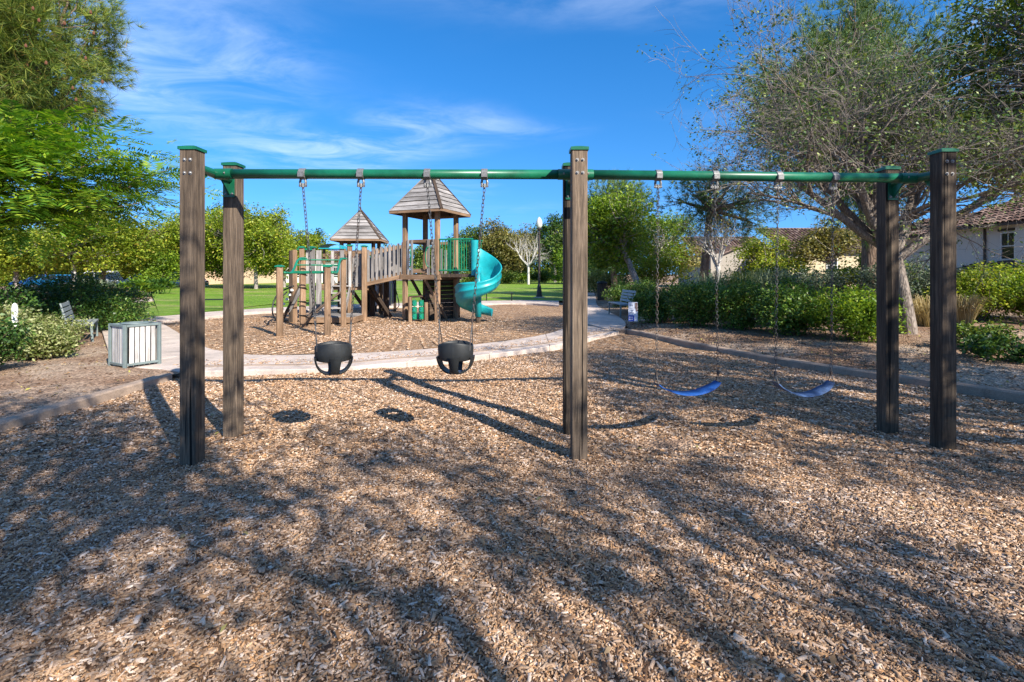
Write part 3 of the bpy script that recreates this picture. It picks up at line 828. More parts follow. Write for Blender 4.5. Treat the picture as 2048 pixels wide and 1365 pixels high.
belt(hangs[4], hangs[5], P(1313, 768, 4.50), P(1436, 764, 4.84), 0.100, M_BLUE, "bright blue belt swing nearer the middle posts, sagging in a curve")
belt(hangs[6], hangs[7], P(1551, 766, 4.55), P(1662, 764, 4.88), 0.118, M_BLUEG, "duller faded blue belt swing nearer the end posts")

# ------------------------------------------------------------------ climbing frame
pl = thing("play_structure", "weathered timber climbing frame with two pyramid roofs and a teal spiral slide", "climbing frame", (-3.6, 16.6, 0))
def vplank(name, x, y, z0, z1, w, t, mat, par=pl, face=(0, -1, 0), ch=None): return plank(name, (x, y, z0), (x, y, z1), w, t, mat, par, face, ch)
# tall tower
C1 = Vector((-2.75, 17.0, 0)); e1 = Vector((0.924, -0.383, 0)); e2 = Vector((0.383, 0.924, 0))
tw = lambda a, b, z=0: C1 + e1 * a + e2 * b + Vector((0, 0, z))
hs_ = 0.62
corners = [(-hs_, -hs_), (hs_, -hs_), (hs_, hs_), (-hs_, hs_)]
tposts = []
for a, b in corners:
    q = tw(a, b); tposts.append(plank("post", q - Vector((0, 0, .1)), q + Vector((0, 0, 3.66)), 0.15, 0.15, W_BROWN, pl, -e2, 0.02))
def pyramid_roof(fn, half, ze, zp, n, label):
    roof = MB()
    # thin under-boards close the roof, the lapped boards lie on them
    q = [fn(-half * .97, -half * .97, ze), fn(half * .97, -half * .97, ze), fn(half * .97, half * .97, ze), fn(-half * .97, half * .97, ze), fn(0, 0, zp - 0.05)]
    roof.add(q, [(0, 1, 4), (1, 2, 4), (2, 3, 4), (3, 0, 4)])
    ro = roof.build("roof", W_DARK, pl); ro["label"] = label
    cs = [(-half, -half), (half, -half), (half, half), (-half, half)]
    top = fn(0, 0, zp)
    for k in range(4):
        A, B = fn(*cs[k], ze), fn(*cs[(k + 1) % 4], ze)
        nrm = (B - A).cross(top - A).normalized()
        for i in range(n):
            t0, t1 = i / n, (i + 1) / n - 0.006
            a0, b0_, a1, b1_ = A.lerp(top, t0), B.lerp(top, t0), A.lerp(top, t1), B.lerp(top, t1)
            lo, hi = 0.030 + R.uniform(0, .006), 0.012
            L_ = (b0_ - a0).length; M = frame_z(a0, b0_, nrm); Mi = M.inverted()
            vs_ = [a0, b0_, b1_, a1, a0 + nrm * lo, b0_ + nrm * lo, b1_ + nrm * hi, a1 + nrm * hi]
            me = MB(); me.add([Mi @ v for v in vs_], [(3, 2, 1, 0), (4, 5, 6, 7), (0, 1, 5, 4), (1, 2, 6, 5), (2, 3, 7, 6), (3, 0, 4, 7)])
            msh = me.mesh("roof_board"); msh.materials.append(W_GREY)
            link(bpy.data.objects.new("roof_board", msh), ro, M)
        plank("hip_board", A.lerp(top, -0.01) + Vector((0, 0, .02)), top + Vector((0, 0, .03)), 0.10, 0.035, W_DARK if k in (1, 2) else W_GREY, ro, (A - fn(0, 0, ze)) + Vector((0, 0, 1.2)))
        plank("fascia", A - Vector((0, 0, .03)), B - Vector((0, 0, .03)), 0.09, 0.03, W_BROWN, ro, nrm * Vector((1, 1, 0)))
    return ro
pyramid_roof(tw, 0.985, 3.60, 5.03, 9, "tall grey board pyramid roof over the slide tower")
def deck(poly_fn, x0, x1, y0, y1, z, n, par=pl, mat=W_BROWN):
    for i in range(n):
        ya = y0 + (y1 - y0) * (i + 0.5) / n
        plank("deck_board", poly_fn(x0, ya, z), poly_fn(x1, ya, z), (y1 - y0) / n - 0.008, 0.04, mat, par, (0, 0, 1))
deck(tw, -hs_, hs_, -hs_, hs_, 1.53, 7)
for (a0, b0_), (a1, b1_) in zip(corners, corners[1:] + corners[:1]):
    A, B = tw(a0, b0_, 1.44), tw(a1, b1_, 1.44); d = (B - A).normalized(); nr = Vector((d.y, -d.x, 0))
    plank("beam", A - d * .14 + nr * 0.095, B + d * .14 + nr * 0.095, 0.16, 0.05, W_BROWN, pl, nr)
    if (a0, b0_) != (hs_, -hs_): plank("rail", A + nr * .03 + Vector((0, 0, 1.18)), B + nr * .03 + Vector((0, 0, 1.18)), 0.10, 0.05, W_BROWN, pl, nr)
# front opening: two slats each side, grab handles, a lower riser
for t in (0.13, 0.25, 0.76, 0.90):
    q = tw(-hs_ + 2 * hs_ * t, -hs_ - 0.075)
    plank("slat", q + Vector((0, 0, 1.50)), q + Vector((0, 0, 2.67)), 0.085, 0.03, W_GREY, pl, -e2)
for t in (0.20, 0.80):
    m = MB(); s = 1 if t < .5 else -1
    pts = [tw(-hs_ + 2 * hs_ * t + s * dx, -hs_ - 0.12 - dy, z) for dx, dy, z in ((0, 0, 1.78), (0.06, 0.03, 1.82), (0.09, 0.05, 2.0), (0.09, 0.05, 2.2), (0.06, 0.03, 2.38), (0, 0, 2.42))]
    m.tube(smooth_poly(pts, 3), 0.017, 8); m.build("grab_handle", M_GREEN2, pl, True)
plank("riser", tw(-.35, -hs_ - .02, 1.64), tw(.40, -hs_ - .02, 1.64), 0.14, 0.04, W_BROWN, pl, -e2)
for k in range(7):     # far side slats seen through the opening
    q = tw(-hs_ + 2 * hs_ * (k + .5) / 7, hs_ + .05); plank("slat", q + Vector((0, 0, 1.5)), q + Vector((0, 0, 2.38 + .05 * (k % 2))), 0.09, 0.03, W_GREY, pl, -e2)
for k in range(6):     # left side beyond the bridge opening
    pass
# horizontal board wall leaning under the tower
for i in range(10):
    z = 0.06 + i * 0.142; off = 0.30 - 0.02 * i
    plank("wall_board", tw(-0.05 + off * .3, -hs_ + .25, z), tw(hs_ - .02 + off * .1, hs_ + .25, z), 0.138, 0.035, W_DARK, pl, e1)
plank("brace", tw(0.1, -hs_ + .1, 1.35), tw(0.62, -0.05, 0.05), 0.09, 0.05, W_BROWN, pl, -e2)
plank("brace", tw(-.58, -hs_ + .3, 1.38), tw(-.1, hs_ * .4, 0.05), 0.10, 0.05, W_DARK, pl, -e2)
# landing to the slide with green bar panels
S0, S1 = tw(hs_, -hs_) + Vector((0.05, -0.05, 0)), Vector((-1.24, 15.98, 0))
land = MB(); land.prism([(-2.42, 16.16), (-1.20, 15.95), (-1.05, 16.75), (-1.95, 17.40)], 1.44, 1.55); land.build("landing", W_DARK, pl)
m = MB(); m.tube([S0 + Vector((0, 0, 2.66)), S1 + Vector((0, 0, 2.66))], 0.026, 8); m.tube([S0 + Vector((0, 0, 1.66)), S1 + Vector((0, 0, 1.66))], 0.022, 8)
pan = m.build("bar_panel", M_GREEN2, pl)
for k in range(13):
    q = S0.lerp(S1, (k + .5) / 13); MB().tube([q + Vector((0, 0, 1.66)), q + Vector((0, 0, 2.66))], 0.012, 6).build("bar", M_GREEN2, pan)
T0, T1 = tw(hs_, hs_) + Vector((.08, .0, 0)), Vector((-1.0, 16.85, 0))
m = MB(); m.tube([T0 + Vector((0, 0, 2.66)), T1 + Vector((0, 0, 2.66))], 0.026, 8); m.tube([T0 + Vector((0, 0, 1.66)), T1 + Vector((0, 0, 1.66))], 0.022, 8)
pan = m.build("bar_panel", M_GREEN2, pl)
for k in range(10):
    q = T0.lerp(T1, (k + .5) / 10); MB().tube([q + Vector((0, 0, 1.66)), q + Vector((0, 0, 2.66))], 0.012, 6).build("bar", M_GREEN2, pan)
MB().box(S0.lerp(S1, .32) + Vector((0, .12, 2.15)), (.10, .10, 1.1)).build("corner_post", M_GREEN, pl)
# spiral slide
SC = Vector((-1.06, 15.72, 0))
m = MB(); rows = []
n_s = 64
for i in range(n_s + 1):
    q = i / n_s; th = math.radians(112 - 385 * q); zf = 1.56 - 1.31 * q
    wh = 1.02 - 0.62 * min(1, q / 0.42) ** 0.8 if q < .42 else 0.40
    if q > .5: wh = 0.40 + .14 * min(1, (q - .5) / .15)
    if q > .84: wh = 0.54 - 0.42 * (q - .84) / .16
    k_out = 0.0 if q < .9 else (q - .9) * 4.0
    prof = [(0.10, .16), (0.13, .05), (0.20, 0.0), (0.40, -0.015), (0.56, .03), (0.645, .13), (0.675, wh * .5), (0.70, wh), (0.725, wh + .02), (0.75, wh - .01), (0.725, wh - .05),
            (0.715, wh * .62), (0.735, wh * .58), (0.735, wh * .50), (0.71, wh * .46), (0.70, .10), (0.60, -.03), (0.40, -.075), (0.20, -.06), (0.10, .02), (0.10, .16)]
    c, s = math.cos(th), math.sin(th)
    tdir = Vector((s, -c, 0))
    rows.append([SC + Vector((c * r_, s * r_, 0)) + tdir * (k_out * 1.0) + Vector((0, 0, zf + z)) for r_, z in prof])
m.sheet(rows); m.add(rows[0][:-1], [tuple(range(20))]); m.add(rows[-1][:-1], [tuple(range(19, -1, -1))])
sl = m.build("spiral_slide", M_TEAL, pl, True); sl["label"] = "glossy teal plastic spiral slide"
m = MB(); m.tube([SC - Vector((0, 0, .1)), SC + Vector((0, 0, .22))], 0.075, 14); m.build("slide_pole", W_DARK, pl, True)
m = MB(); m.tube([SC + Vector((0, 0, .2)), SC + Vector((0, 0, 1.0)), SC + Vector((0, 0, 1.75))], 0.10, 18); m.build("slide_column", M_TEAL, sl, True)
# entrance hood
m = MB(); rows = []
for z, r_ in ((1.5, .10), (1.9, .11), (2.4, .12), (2.62, .13)):
    rows.append([Vector((-1.20, 15.92, z)) + Vector((math.cos(a) * r_, math.sin(a) * r_ * .8, 0.0)) for a in [math.radians(d) for d in range(0, 361, 30)]])
m.sheet(rows); m.add(rows[-1][:-1], [tuple(range(12))]); m.build("slide_hood", M_TEAL, sl, True)
# bridge with silvered slats, sloping down to the middle posts
Bq0, Bq1 = Vector((-4.86, 16.62, 0)), tw(-hs_, -hs_)
zb0, zb1 = 1.22, 1.50
br_d = (Bq1 - Bq0).normalized(); br_n = Vector((br_d.y, -br_d.x, 0))
for off in (0.0, 1.05):
    for k in range(9):
        t = (k + .6) / 9.2; q = Bq0.lerp(Bq1, t) - br_n * off; z = zb0 + (zb1 - zb0) * t
        plank("slat", q + Vector((0, 0, z - .02)), q + Vector((0, 0, z + 1.10 + R.uniform(-.02, .03))), 0.082, 0.03, W_GREY, pl, br_n)
    for dz in (0.07, 0.98):
        plank("rail", Bq0 - br_n * (off - .0) - br_n * .04 + Vector((0, 0, zb0 + dz)), Bq1 - br_n * off - br_n * .04 + Vector((0, 0, zb1 + dz)), 0.12, 0.045, W_BROWN, pl, br_n)
for k in range(12):
    t = (k + .5) / 12; q = Bq0.lerp(Bq1, t) + Vector((0, 0, zb0 + (zb1 - zb0) * t + .12)); plank("deck_board", q - br_n * .05, q - br_n * 1.0, 0.115, 0.04, W_BROWN, pl, (0, 0, 1))
plank("beam", Bq0 + br_n * .03 + Vector((0, 0, zb0 - .02)), Bq1 + br_n * .03 + Vector((0, 0, zb1 - .02)), 0.13, 0.05, W_BROWN, pl, br_n)
# posts under and beside the bridge
for (u, v, zt, w, mt) in ((728.5, 642, 2.46, .16, W_BROWN), (699.5, 640, 2.50, .15, W_BROWN)):
    q = G(u, v); p = plank("post", q - Vector((0, 0, .1)), q + Vector((0, 0, zt)), w, w, mt, pl, (0, -1, 0), 0.03); pyramid_cap((q.x, q.y), w + .04, .03, zt - .02, M_GREEN2, p)
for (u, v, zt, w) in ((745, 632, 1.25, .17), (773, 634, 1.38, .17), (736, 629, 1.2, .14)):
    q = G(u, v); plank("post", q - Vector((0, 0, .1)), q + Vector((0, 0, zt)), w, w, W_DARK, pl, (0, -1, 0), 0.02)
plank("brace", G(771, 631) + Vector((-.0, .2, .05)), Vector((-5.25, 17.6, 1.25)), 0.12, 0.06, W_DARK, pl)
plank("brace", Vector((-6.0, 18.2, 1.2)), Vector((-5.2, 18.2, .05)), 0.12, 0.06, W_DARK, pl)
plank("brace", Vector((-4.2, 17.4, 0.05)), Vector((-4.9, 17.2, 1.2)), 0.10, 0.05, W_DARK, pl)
# pale board panel farther back under the bridge
for k in range(8):
    x = -4.95 + k * 0.085; vplank("slat", x * 1.12, 20.4, 0.25, 1.30 - .02 * (k % 3), 0.082, 0.03, W_PALE)
plank("rail", (-5.6, 20.43, 1.2), (-4.8, 20.43, 1.2), .08, .04, W_GREY, pl); vplank("post", -5.6, 20.5, 0, 1.35, .1, .1, W_DARK); vplank("post", -4.8, 20.5, 0, 1.35, .1, .1, W_DARK)
# chain swing seat rail (black loop) under the bridge
m = MB(); m.tube(smooth_poly([P(786, 562, 17.6), P(793, 585, 17.4), P(797, 603, 17.3), P(797, 614, 17.2), P(785, 622, 17.1)], 4), 0.018, 6); m.build("grab_rail", M_BLACKM, pl, True)
# second tower, farther back
C2 = Vector((-6.62, 21.9, 0)); f1 = Vector((0.996, 0.087, 0)); f2 = Vector((-0.087, 0.996, 0))
tw2 = lambda a, b, z=0: C2 + f1 * a + f2 * b + Vector((0, 0, z))
pyramid_roof(tw2, 1.02, 3.00, 4.32, 9, "lower grey board pyramid roof over the far tower")
MB().tube([tw2(0, 0, 4.28), tw2(0, 0, 4.46)], .025, 6).build("finial", W_DARK, pl)
for a, b in ((-.66, -.66), (.66, -.66), (.66, .66), (-.66, .66)):
    q = tw2(a, b); plank("post", q - Vector((0, 0, .1)), q + Vector((0, 0, 3.06)), 0.15, 0.15, W_BROWN, pl, -f2, .02)
deck(tw2, -.66, .66, -.66, .66, 1.18, 7)
for a0, b0_, a1, b1_ in ((-.66, -.66, .66, -.66), (.66, -.66, .66, .66), (-.66, .66, -.66, -.66)):
    for k in range(8):
        q = tw2(a0 + (a1 - a0) * (k + .5) / 8, b0_ + (b1_ - b0_) * (k + .5) / 8) * 1.0; plank("slat", q + Vector((0, -.06, 1.12)), q + Vector((0, -.06, 2.15)), .095, .03, W_GREY, pl, -f2)
# middle platform between: upper deck, back board walls
deck(lambda a, b, z: Vector((a, b, z)), -6.55, -4.85, 16.75, 18.9, 1.18, 12)
plank("beam", (-6.6, 16.72, 1.08), (-4.8, 16.72, 1.08), .16, .05, W_BROWN, pl)
for x in (-6.5, -4.95):
    vplank("post", x, 18.9, -.1, 2.4, .15, .15, W_BROWN)
for k in range(11):
    vplank("slat", -6.45 + k * .15, 18.98, 1.1, 2.12 + .04 * (k % 2), .10, .03, W_GREY)
for k in range(4):
    vplank("slat", -5.62 + k * .12 + .45, 16.66, 1.12, 2.22, .09, .03, W_GREY)
plank("beam", (-6.1, 17.6, 2.25), (-5.2, 17.6, 2.25), .16, .06, W_BROWN, pl)
# teal canopy
m = MB(); rows = []
for i in range(9):
    a = math.pi * i / 8
    rows.append([Vector((-6.52 + .37 * (1 - math.cos(a)), y, 2.40 + .17 * math.sin(a))) for y in (16.9, 17.0, 17.6, 17.7)])
m.sheet(rows); m.build("canopy", M_TEAL, pl, True)
for y in (16.92, 17.68): MB().box((-6.15, y, 2.41), (.80, .03, .03)).build("canopy_frame", M_TEAL, pl)
for x in (-6.5, -5.8): vplank("post", x, 17.3, 1.15, 2.42, .07, .07, W_BROWN)
# low step platform and ladder stair
deck(lambda a, b, z: Vector((a, b, z)), -6.30, -4.92, 15.35, 16.7, 0.22, 8, mat=W_GREY)
plank("beam", (-6.32, 15.33, .13), (-4.90, 15.33, .13), .17, .06, W_BROWN, pl)
plank("beam", (-6.32, 15.33, .12), (-6.32, 16.7, .12), .17, .06, W_BROWN, pl, (-1, 0, 0)); plank("beam", (-4.90, 15.33, .12), (-4.90, 16.7, .12), .17, .06, W_BROWN, pl, (1, 0, 0))
for k in range(4):
    z = .44 + k * .235; y = 16.15 + k * .17
    plank("step", (-5.95, y, z), (-5.42, y, z), .16, .045, W_PALE, pl, (0, 0, 1))
for x in (-5.98, -5.40): plank("stringer", (x, 16.05, .2), (x, 16.85, 1.30), .14, .045, W_GREY, pl, (1, 0, 0))
for x in (-5.98, -5.40): vplank("slat", x, 16.66, 1.1, 2.3, .09, .04, W_PALE)
# big front planks and capped posts
for (u, vb, vt, w, mt, cap) in ((603.5, 640, 495, .14, W_BROWN, 1), (624.5, 634, 495, .17, W_GREY, 1), (637.5, 622, 501, .17, W_GREY, 0), (684, 628, 501, .14, W_GREY, 0), (616, 568, 500, .13, W_PALE, 0), (582, 640, 501, .12, W_DARK, 0), (590, 640, 500, .13, W_BROWN, 0)):
    D = 16.6 if vb < 636 else 15.9
    x = (u - 1024) / F * D; z0 = EYE - (vb - HV) / F * D; z1 = EYE - (vt - HV) / F * D
    p = vplank("post" if cap else "board", x, D, max(-.05, min(z0, .0) if vb > 625 else z0), z1, w, .10 if cap else .05, mt)
    if cap: pyramid_cap((x, D), w + .04, .03, z1 - .02, M_GREEN2, p)
plank("rail", (-7.1, 16.5, 2.36), (-6.6, 16.5, 2.36), .05, .05, M_GREEN2, pl)
# overhead ladder climber on four short posts
front_posts = [G(559.5, 671.5), G(655, 672), G(606, 655), G(687, 652.5)]
tops = (1.74, 1.74, 2.00, 2.00)
for q, zt in zip(front_posts, tops):
    p = plank("post", q - Vector((0, 0, .1)), q + Vector((0, 0, zt)), .15, .15, W_BROWN, pl, (0.25, -1, 0), .03); pyramid_cap((q.x, q.y), .18, .03, zt - .02, M_GREEN2, p)
for i, s in ((0, 1), (1, 1)):
    a, b = front_posts[i] + Vector((0.09, .05, 0)), front_posts[i + 2] + Vector((-.02, -.05, 0))
    pts = [a + Vector((0, 0, 1.58)), a.lerp(b, .25) + Vector((.05, 0, 1.57)), a.lerp(b, .5) + Vector((.02, 0, 1.70)), a.lerp(b, .75) + Vector((0, 0, 1.92)), b + Vector((0, 0, 1.98))]
    m = MB(); m.tube(smooth_poly(pts, 5), 0.032, 10); rl = m.build("ladder_rail", M_GREEN2, pl, True)
    if i == 0: sp0 = smooth_poly(pts, 5)
    else: sp1 = smooth_poly(pts, 5)
for k in (2, 7, 12, 16):
    MB().tube([sp0[k], sp1[k]], .018, 8).build("rung", M_GREEN2, pl)
# rungs bolted to the second post, dark braces, net ropes
for z in (.35, .75, 1.15, 1.55):
    q = front_posts[2]; m = MB(); m.tube([q + Vector((-.10, -.09, z)), q + Vector((.10, -.09, z))], .016, 6); m.tube([q + Vector((.10, -.09, z)), q + Vector((.11, .02, z - .06))], .016, 6); m.build("rung", M_BLACKM, pl)
plank("brace", Vector((-6.15, 14.7, .15)), Vector((-5.6, 16.3, .95)), .07, .05, W_DARK, pl)
# leaning climbing board with white holds, black curved bar
ca, cb_ = Vector((-7.35, 15.9, 0.0)), Vector((-6.85, 16.3, 1.25))
cn = Vector((-.93, -.2, .38))
for k in range(4):
    o_ = Vector((0.10, -.25, .0)) * (k - 1.5); plank("wall_board", ca + o_, cb_ + o_, .26, .05, W_DARK, pl, cn)
for k in range(7):
    t = .2 + k * .115; q = ca.lerp(cb_, t) + Vector((-.03 + R.uniform(-.02, .02), -.38 + R.uniform(0, .25), .06))
    m = MB(); m.lathe([(.05, -.03), (.055, 0), (.035, .035), (.01, .045)], q, 7); m.build("climbing_hold", M_HOLD, pl)
plank("beam", Vector((-7.05, 15.75, .35)), Vector((-6.55, 15.75, 1.25)), .12, .05, W_GREY, pl)
m = MB(); m.tube(smooth_poly([P(588, 572, 15.6), P(560, 585, 15.4), P(549, 600, 15.2), P(545, 615, 15.1), P(546, 630, 15.0), P(553, 642, 14.9)], 5), .022, 8); ab = m.build("arch_bar", M_BLACKM, pl, True)
m = MB(); m.tube(smooth_poly([P(574, 584, 16.0), P(562, 597, 15.8), P(557, 612, 15.6), P(560, 632, 15.4)], 4), .022, 8); m.build("arch_bar", M_BLACKM, pl, True)
for u, v in ((556, 592), (548, 610), (549, 628)): MB().tube([P(u, v, 15.25), P(u + 12, v + 3, 15.7)], .016, 6).build("rung", M_BLACKM, pl)
# noughts and crosses barrels between short posts
gp = G(826, 640); gp.y = 16.15; gp.x = (820 - 1024) / F * 16.15
plank("post", gp - Vector((0, 0, .05)), gp + Vector((0, 0, .80)), .12, .12, W_BROWN, pl, (0, -1, 0), .03)
gp2 = gp + Vector((.50, .12, 0)); plank("post", gp2 - Vector((0, 0, .05)), gp2 + Vector((0, 0, .62)), .12, .12, W_BROWN, pl, (0, -1, 0), .03)
plank("rail", gp + Vector((0, .03, .80)), gp2 + Vector((.15, 1.2, .80)), .10, .06, W_DARK, pl, (0, 0, 1))
for cxo in (.13, .345):
    for k in range(3):
        q = gp + Vector((cxo, .03 + cxo * .2, .07 + k * .215))
        m = MB(); m.lathe([(.06, 0), (.082, .01), (.082, .185), (.06, .195)], q, 16); bb = m.build("game_barrel", M_GREEN2, pl)
        m = MB(); y_ = q.y - .084
        if (k + (cxo > .2)) % 2 == 0: m.tube([Vector((q.x + .035 * math.cos(a), y_, q.z + .1 + .045 * math.sin(a))) for a in [i * math.pi / 5 for i in range(11)]], .006, 5)
        else:
            for s in (-1, 1): m.tube([Vector((q.x - .04, y_, q.z + .1 - .05 * s)), Vector((q.x + .04, y_, q.z + .1 + .05 * s))], .006, 5)
        m.build("game_mark", M_TEAL, bb)
    MB().tube([gp + Vector((cxo, .03 + cxo * .2, .02)), gp + Vector((cxo, .03 + cxo * .2, .74))], .014, 6).build("spindle", M_STEEL, pl)

# ------------------------------------------------------------------ litter bin
rot = math.radians(60)
bn = thing("litter_bin", "square litter bin with pale weathered slats in a grey steel frame", "litter bin", (-6.0, 7.75, 0.055), rot)
def bl(x, y, z): return WM[bn] @ Vector((x, y, z))
S, Hb = 0.48, 0.70
for x in (0, S):
    for y in (0, S): plank("leg", bl(x, y, -.02), bl(x, y, Hb), .045, .045, M_GREYP, bn, None)
for z in (.075, Hb - .02):
    for (xa, ya, xb, yb) in ((0.02, 0, S - .02, 0), (S, 0.02, S, S - .02), (S - .02, S, 0.02, S), (0, S - .02, 0, 0.02)):
        plank("frame_bar", bl(xa, ya, z), bl(xb, yb, z), .042, .036, M_GREYP, bn, (0, 0, 1))
wm_ = m_wood("whitewashed_slat", (0.26, 0.235, 0.21), (0.49, 0.465, 0.44), (0.68, 0.66, 0.63), spread=.25)
for k in range(5):
    t = .052 + (S - .104) * (k + .5) / 5
    for (x, y, fc) in ((t, 0.004, (0, -1, 0)), (S - .004, t, (1, 0, 0)), (t, S - .004, (0, 1, 0)), (0.004, t, (-1, 0, 0))):
        f = WM[bn].to_3x3() @ Vector(fc); plank("slat", bl(x, y, .09), bl(x, y, Hb - .035), .060 if fc[1] == -1 else .064, .016, wm_, bn, f)
m = MB(); m.lathe([(.20, 0), (.20, .015), (.13, .02), (.13, .0)], bl(S / 2, S / 2, Hb - .005), 20); m.build("lid_ring", M_GREYP, bn, True)
m = MB(); m.lathe([(.185, 0), (.19, .5), (.18, .56), (.17, .5), (.165, .02)], bl(S / 2, S / 2, .09), 16); m.build("liner", M_BLACKM, bn, True)

# ------------------------------------------------------------------ benches
def park_bench(loc, rz, length, label, mat_slat, mat_frame, sections=1):
    """faces local -Y, length along X"""
    b = thing("park_bench", label, "bench", loc, rz, "benches around the play area")
    W_ = lambda x, y, z: WM[b] @ Vector((x, y, z))
    f3 = WM[b].to_3x3()
    xs = [-length / 2 + .06, length / 2 - .06] if sections == 1 else [-length / 2 + .03, 0, length / 2 - .03]
    for x in xs:
        if not (sections == 2 and x == 0):
            plank("leg", W_(x, -.22, -.02), W_(x, -.20, .42), .045, .045, mat_frame, b, f3 @ Vector((0, -1, 0)))
            plank("leg", W_(x, .22, -.02), W_(x, .20, .42), .045, .045, mat_frame, b, f3 @ Vector((0, -1, 0)))
        plank("seat_bearer", W_(x, -.24, .405), W_(x, .24, .405), .04, .035, mat_frame, b, (0, 0, 1))
        plank("back_stay", W_(x, .20, .39), W_(x, .31, .90), .04, .035, mat_frame, b, f3 @ Vector((0, -1, 0)))
    segs = [(-length / 2, length / 2)] if sections == 1 else [(-length / 2, -.02), (.02, length / 2)]
    for (xa, xb) in segs:
        for k in range(5): plank("seat_slat", W_(xa, -.20 + k * .095, .435), W_(xb, -.20 + k * .095, .435), .078, .025, mat_slat, b, (0, 0, 1))
        for k in range(4): 
            y = .215 + k * .026; plank("back_slat", W_(xa, y, .535 + k * .105), W_(xb, y, .535 + k * .105), .080, .022, mat_slat, b, f3 @ Vector((0, -1, .25)))
    return b
M_BSLAT = m_plain("grey_bench_slat", (0.26, 0.30, 0.32), .55, 0, .2, 8, .05)
park_bench((3.80, 17.5, PZ + .005), math.radians(-86), 1.5, "grey slatted park bench on the path backed by the dark hedge", M_BSLAT, M_GREYP, 2)
park_bench((-9.75, 11.35, soil_z(-9.7, 11.4) - .04), math.radians(126), 1.35, "grey slatted park bench beside the pale bush near the litter bin", m_plain("weathered_grey_slat", (0.22, 0.245, 0.24), .7, 0, .25, 9, .05), M_GREYP, 1)
def flat_bench(loc, rz, L_, label):
    b = thing("flat_bench", label, "bench", loc, rz, "benches around the play area")
    W_ = lambda x, y, z: WM[b] @ Vector((x, y, z))
    for k in range(4): plank("seat_slat", W_(-L_ / 2, -.15 + k * .1, .43), W_(L_ / 2, -.15 + k * .1, .43), .085, .035, M_BLACKM, b, (0, 0, 1))
    for x in (-L_ / 2 + .12, L_ / 2 - .12):
        for y in (-.16, .16): plank("leg", W_(x, y, -.03), W_(x, y, .415), .05, .05, M_BLACKM, b)
        plank("bearer", W_(x, -.18, .39), W_(x, .18, .39), .05, .04, M_BLACKM, b, (0, 0, 1))
flat_bench(G(998, 603, .06) + Vector((0, .3, 0)), math.radians(2), 1.62, "dark backless bench on the grass behind the spiral slide")
flat_bench(G(418, 621, .06) + Vector((0, .2, 0)), math.radians(6), 1.8, "dark backless bench on the grass seen between the two end posts")
flat_bench(Vector((1.75, 66, .18)), 0, 1.7, "small far bench on the grass under the bare pale sapling")
flat_bench(P(238, 600, 30.5) + Vector((0, 0, -.1)), math.radians(20), 1.7, "small far bench among the grasses by the branch path")

# ------------------------------------------------------------------ lamp posts
def lamp(loc, H, label, box=None):
    t = thing("lamp_post", label, "lamp post", loc, 0, "lamp posts in the park")
    l = Vector(loc)
    MB().lathe([(.32, -.05), (.32, .06), (.30, .075)], l, 20).build("footing", M_CONC, t)
    s = H / 5.05
    m = MB(); m.lathe([(.20, .06), (.20, .16), (.17, .20), (.16, .42), (.13, .50), (.12, .72), (.085, .80), (.075, .86)], l, 12); m.build("base", M_BROWNM, t)
    m = MB(); m.lathe([(.075, .84), (.066, 2.0), (.058, H - 1.10), (.085, H - 1.08), (.085, H - 1.04), (.055, H - 1.0), (.055, H - .86), (.10, H - .82), (.13, H - .74), (.13, H - .70)], l, 12); m.build("pole", M_BROWNM, t)
    gl = NT("globe_glass"); gl.color((0.55, 0.58, 0.50)); gl.set(0.35)
    m = MB(); m.lathe([(.11, H - .70), (.17, H - .58), (.20, H - .42), (.18, H - .26), (.12, H - .12), (.06, H - .05), (.02, H)], l, 18); m.build("globe", gl.m, t, True)
    if box: MB().box(l + Vector((0, -.1, box)), (.42, .20, .5)).build("sign_box", M_BLACKM, t)
lamp((1.68, 30.9, .06), 5.0, "tall bronze lamp post with a pale acorn globe on the lawn edge")
lamp((-30.5, 44, .05), 3.0, "shorter lamp post with a black box on its pole by the branch path", 1.7)

# cylindrical dark bin beyond the hedge end
tb = thing("round_bin", "dark round litter bin beside the far path past the hedge end", "litter bin", (5.05, 28, .1))
m = MB(); m.lathe([(.26, -.05), (.28, 0), (.28, .86), (.25, .9)], Vector((5.05, 28, .1)), 20); m.build("body", W_DARK, tb)
m = MB(); m.lathe([(.30, .88), (.31, .93), (.26, 1.0), (.1, 1.04), (.02, 1.05)], Vector((5.05, 28, .1)), 20); m.build("lid", M_BLACKM, tb, True)
mp_ = MB().lathe([(.045, -.1), (.045, .86), (.035, .93), (.01, .96)], (-9.0, 9.05, .06), 10).build("marker_post", M_WHITE)
tag(mp_, "short white marker post standing in the dark shrubs", "post")

# ------------------------------------------------------------------ small sign on wire legs
sg = thing("yard_sign", "small white and blue yard sign on wire legs in front of the hedge", "sign", (3.28, 13.55, 0.1), math.radians(-12))
SW = lambda x, y, z: WM[sg] @ Vector((x, y, z))
def sbox(name, x, z, w, h, mat, par, d=.003, y=-.008):
    m = MB(); c, s = math.cos(math.radians(-12)), math.sin(math.radians(-12)); m.box((0, 0, 0), (w, d, h)); m.v = [tuple(SW(x + p[0], y + p[1], z + p[2])) for p in m.v]; return m.build(name, mat, par)
M_SIGNW = m_plain("sign_white", (0.62, 0.66, 0.74), .5, 0, .05, 6); M_SIGNB = m_plain("sign_blue", (0.02, 0.06, 0.42), .5, 0, .1, 6); M_INK = m_plain("sign_ink", (0.16, 0.19, 0.30), .6, 0, .3, 20); M_PORT = m_plain("sign_brown_print", (.20, .13, .12), .6, 0, .4, 20)
pnl = sbox("panel", 0, .42, .245, .52, M_SIGNW, sg, .010, 0)
sbox("blue_print", -.045, .245, .150, .16, M_SIGNB, pnl)
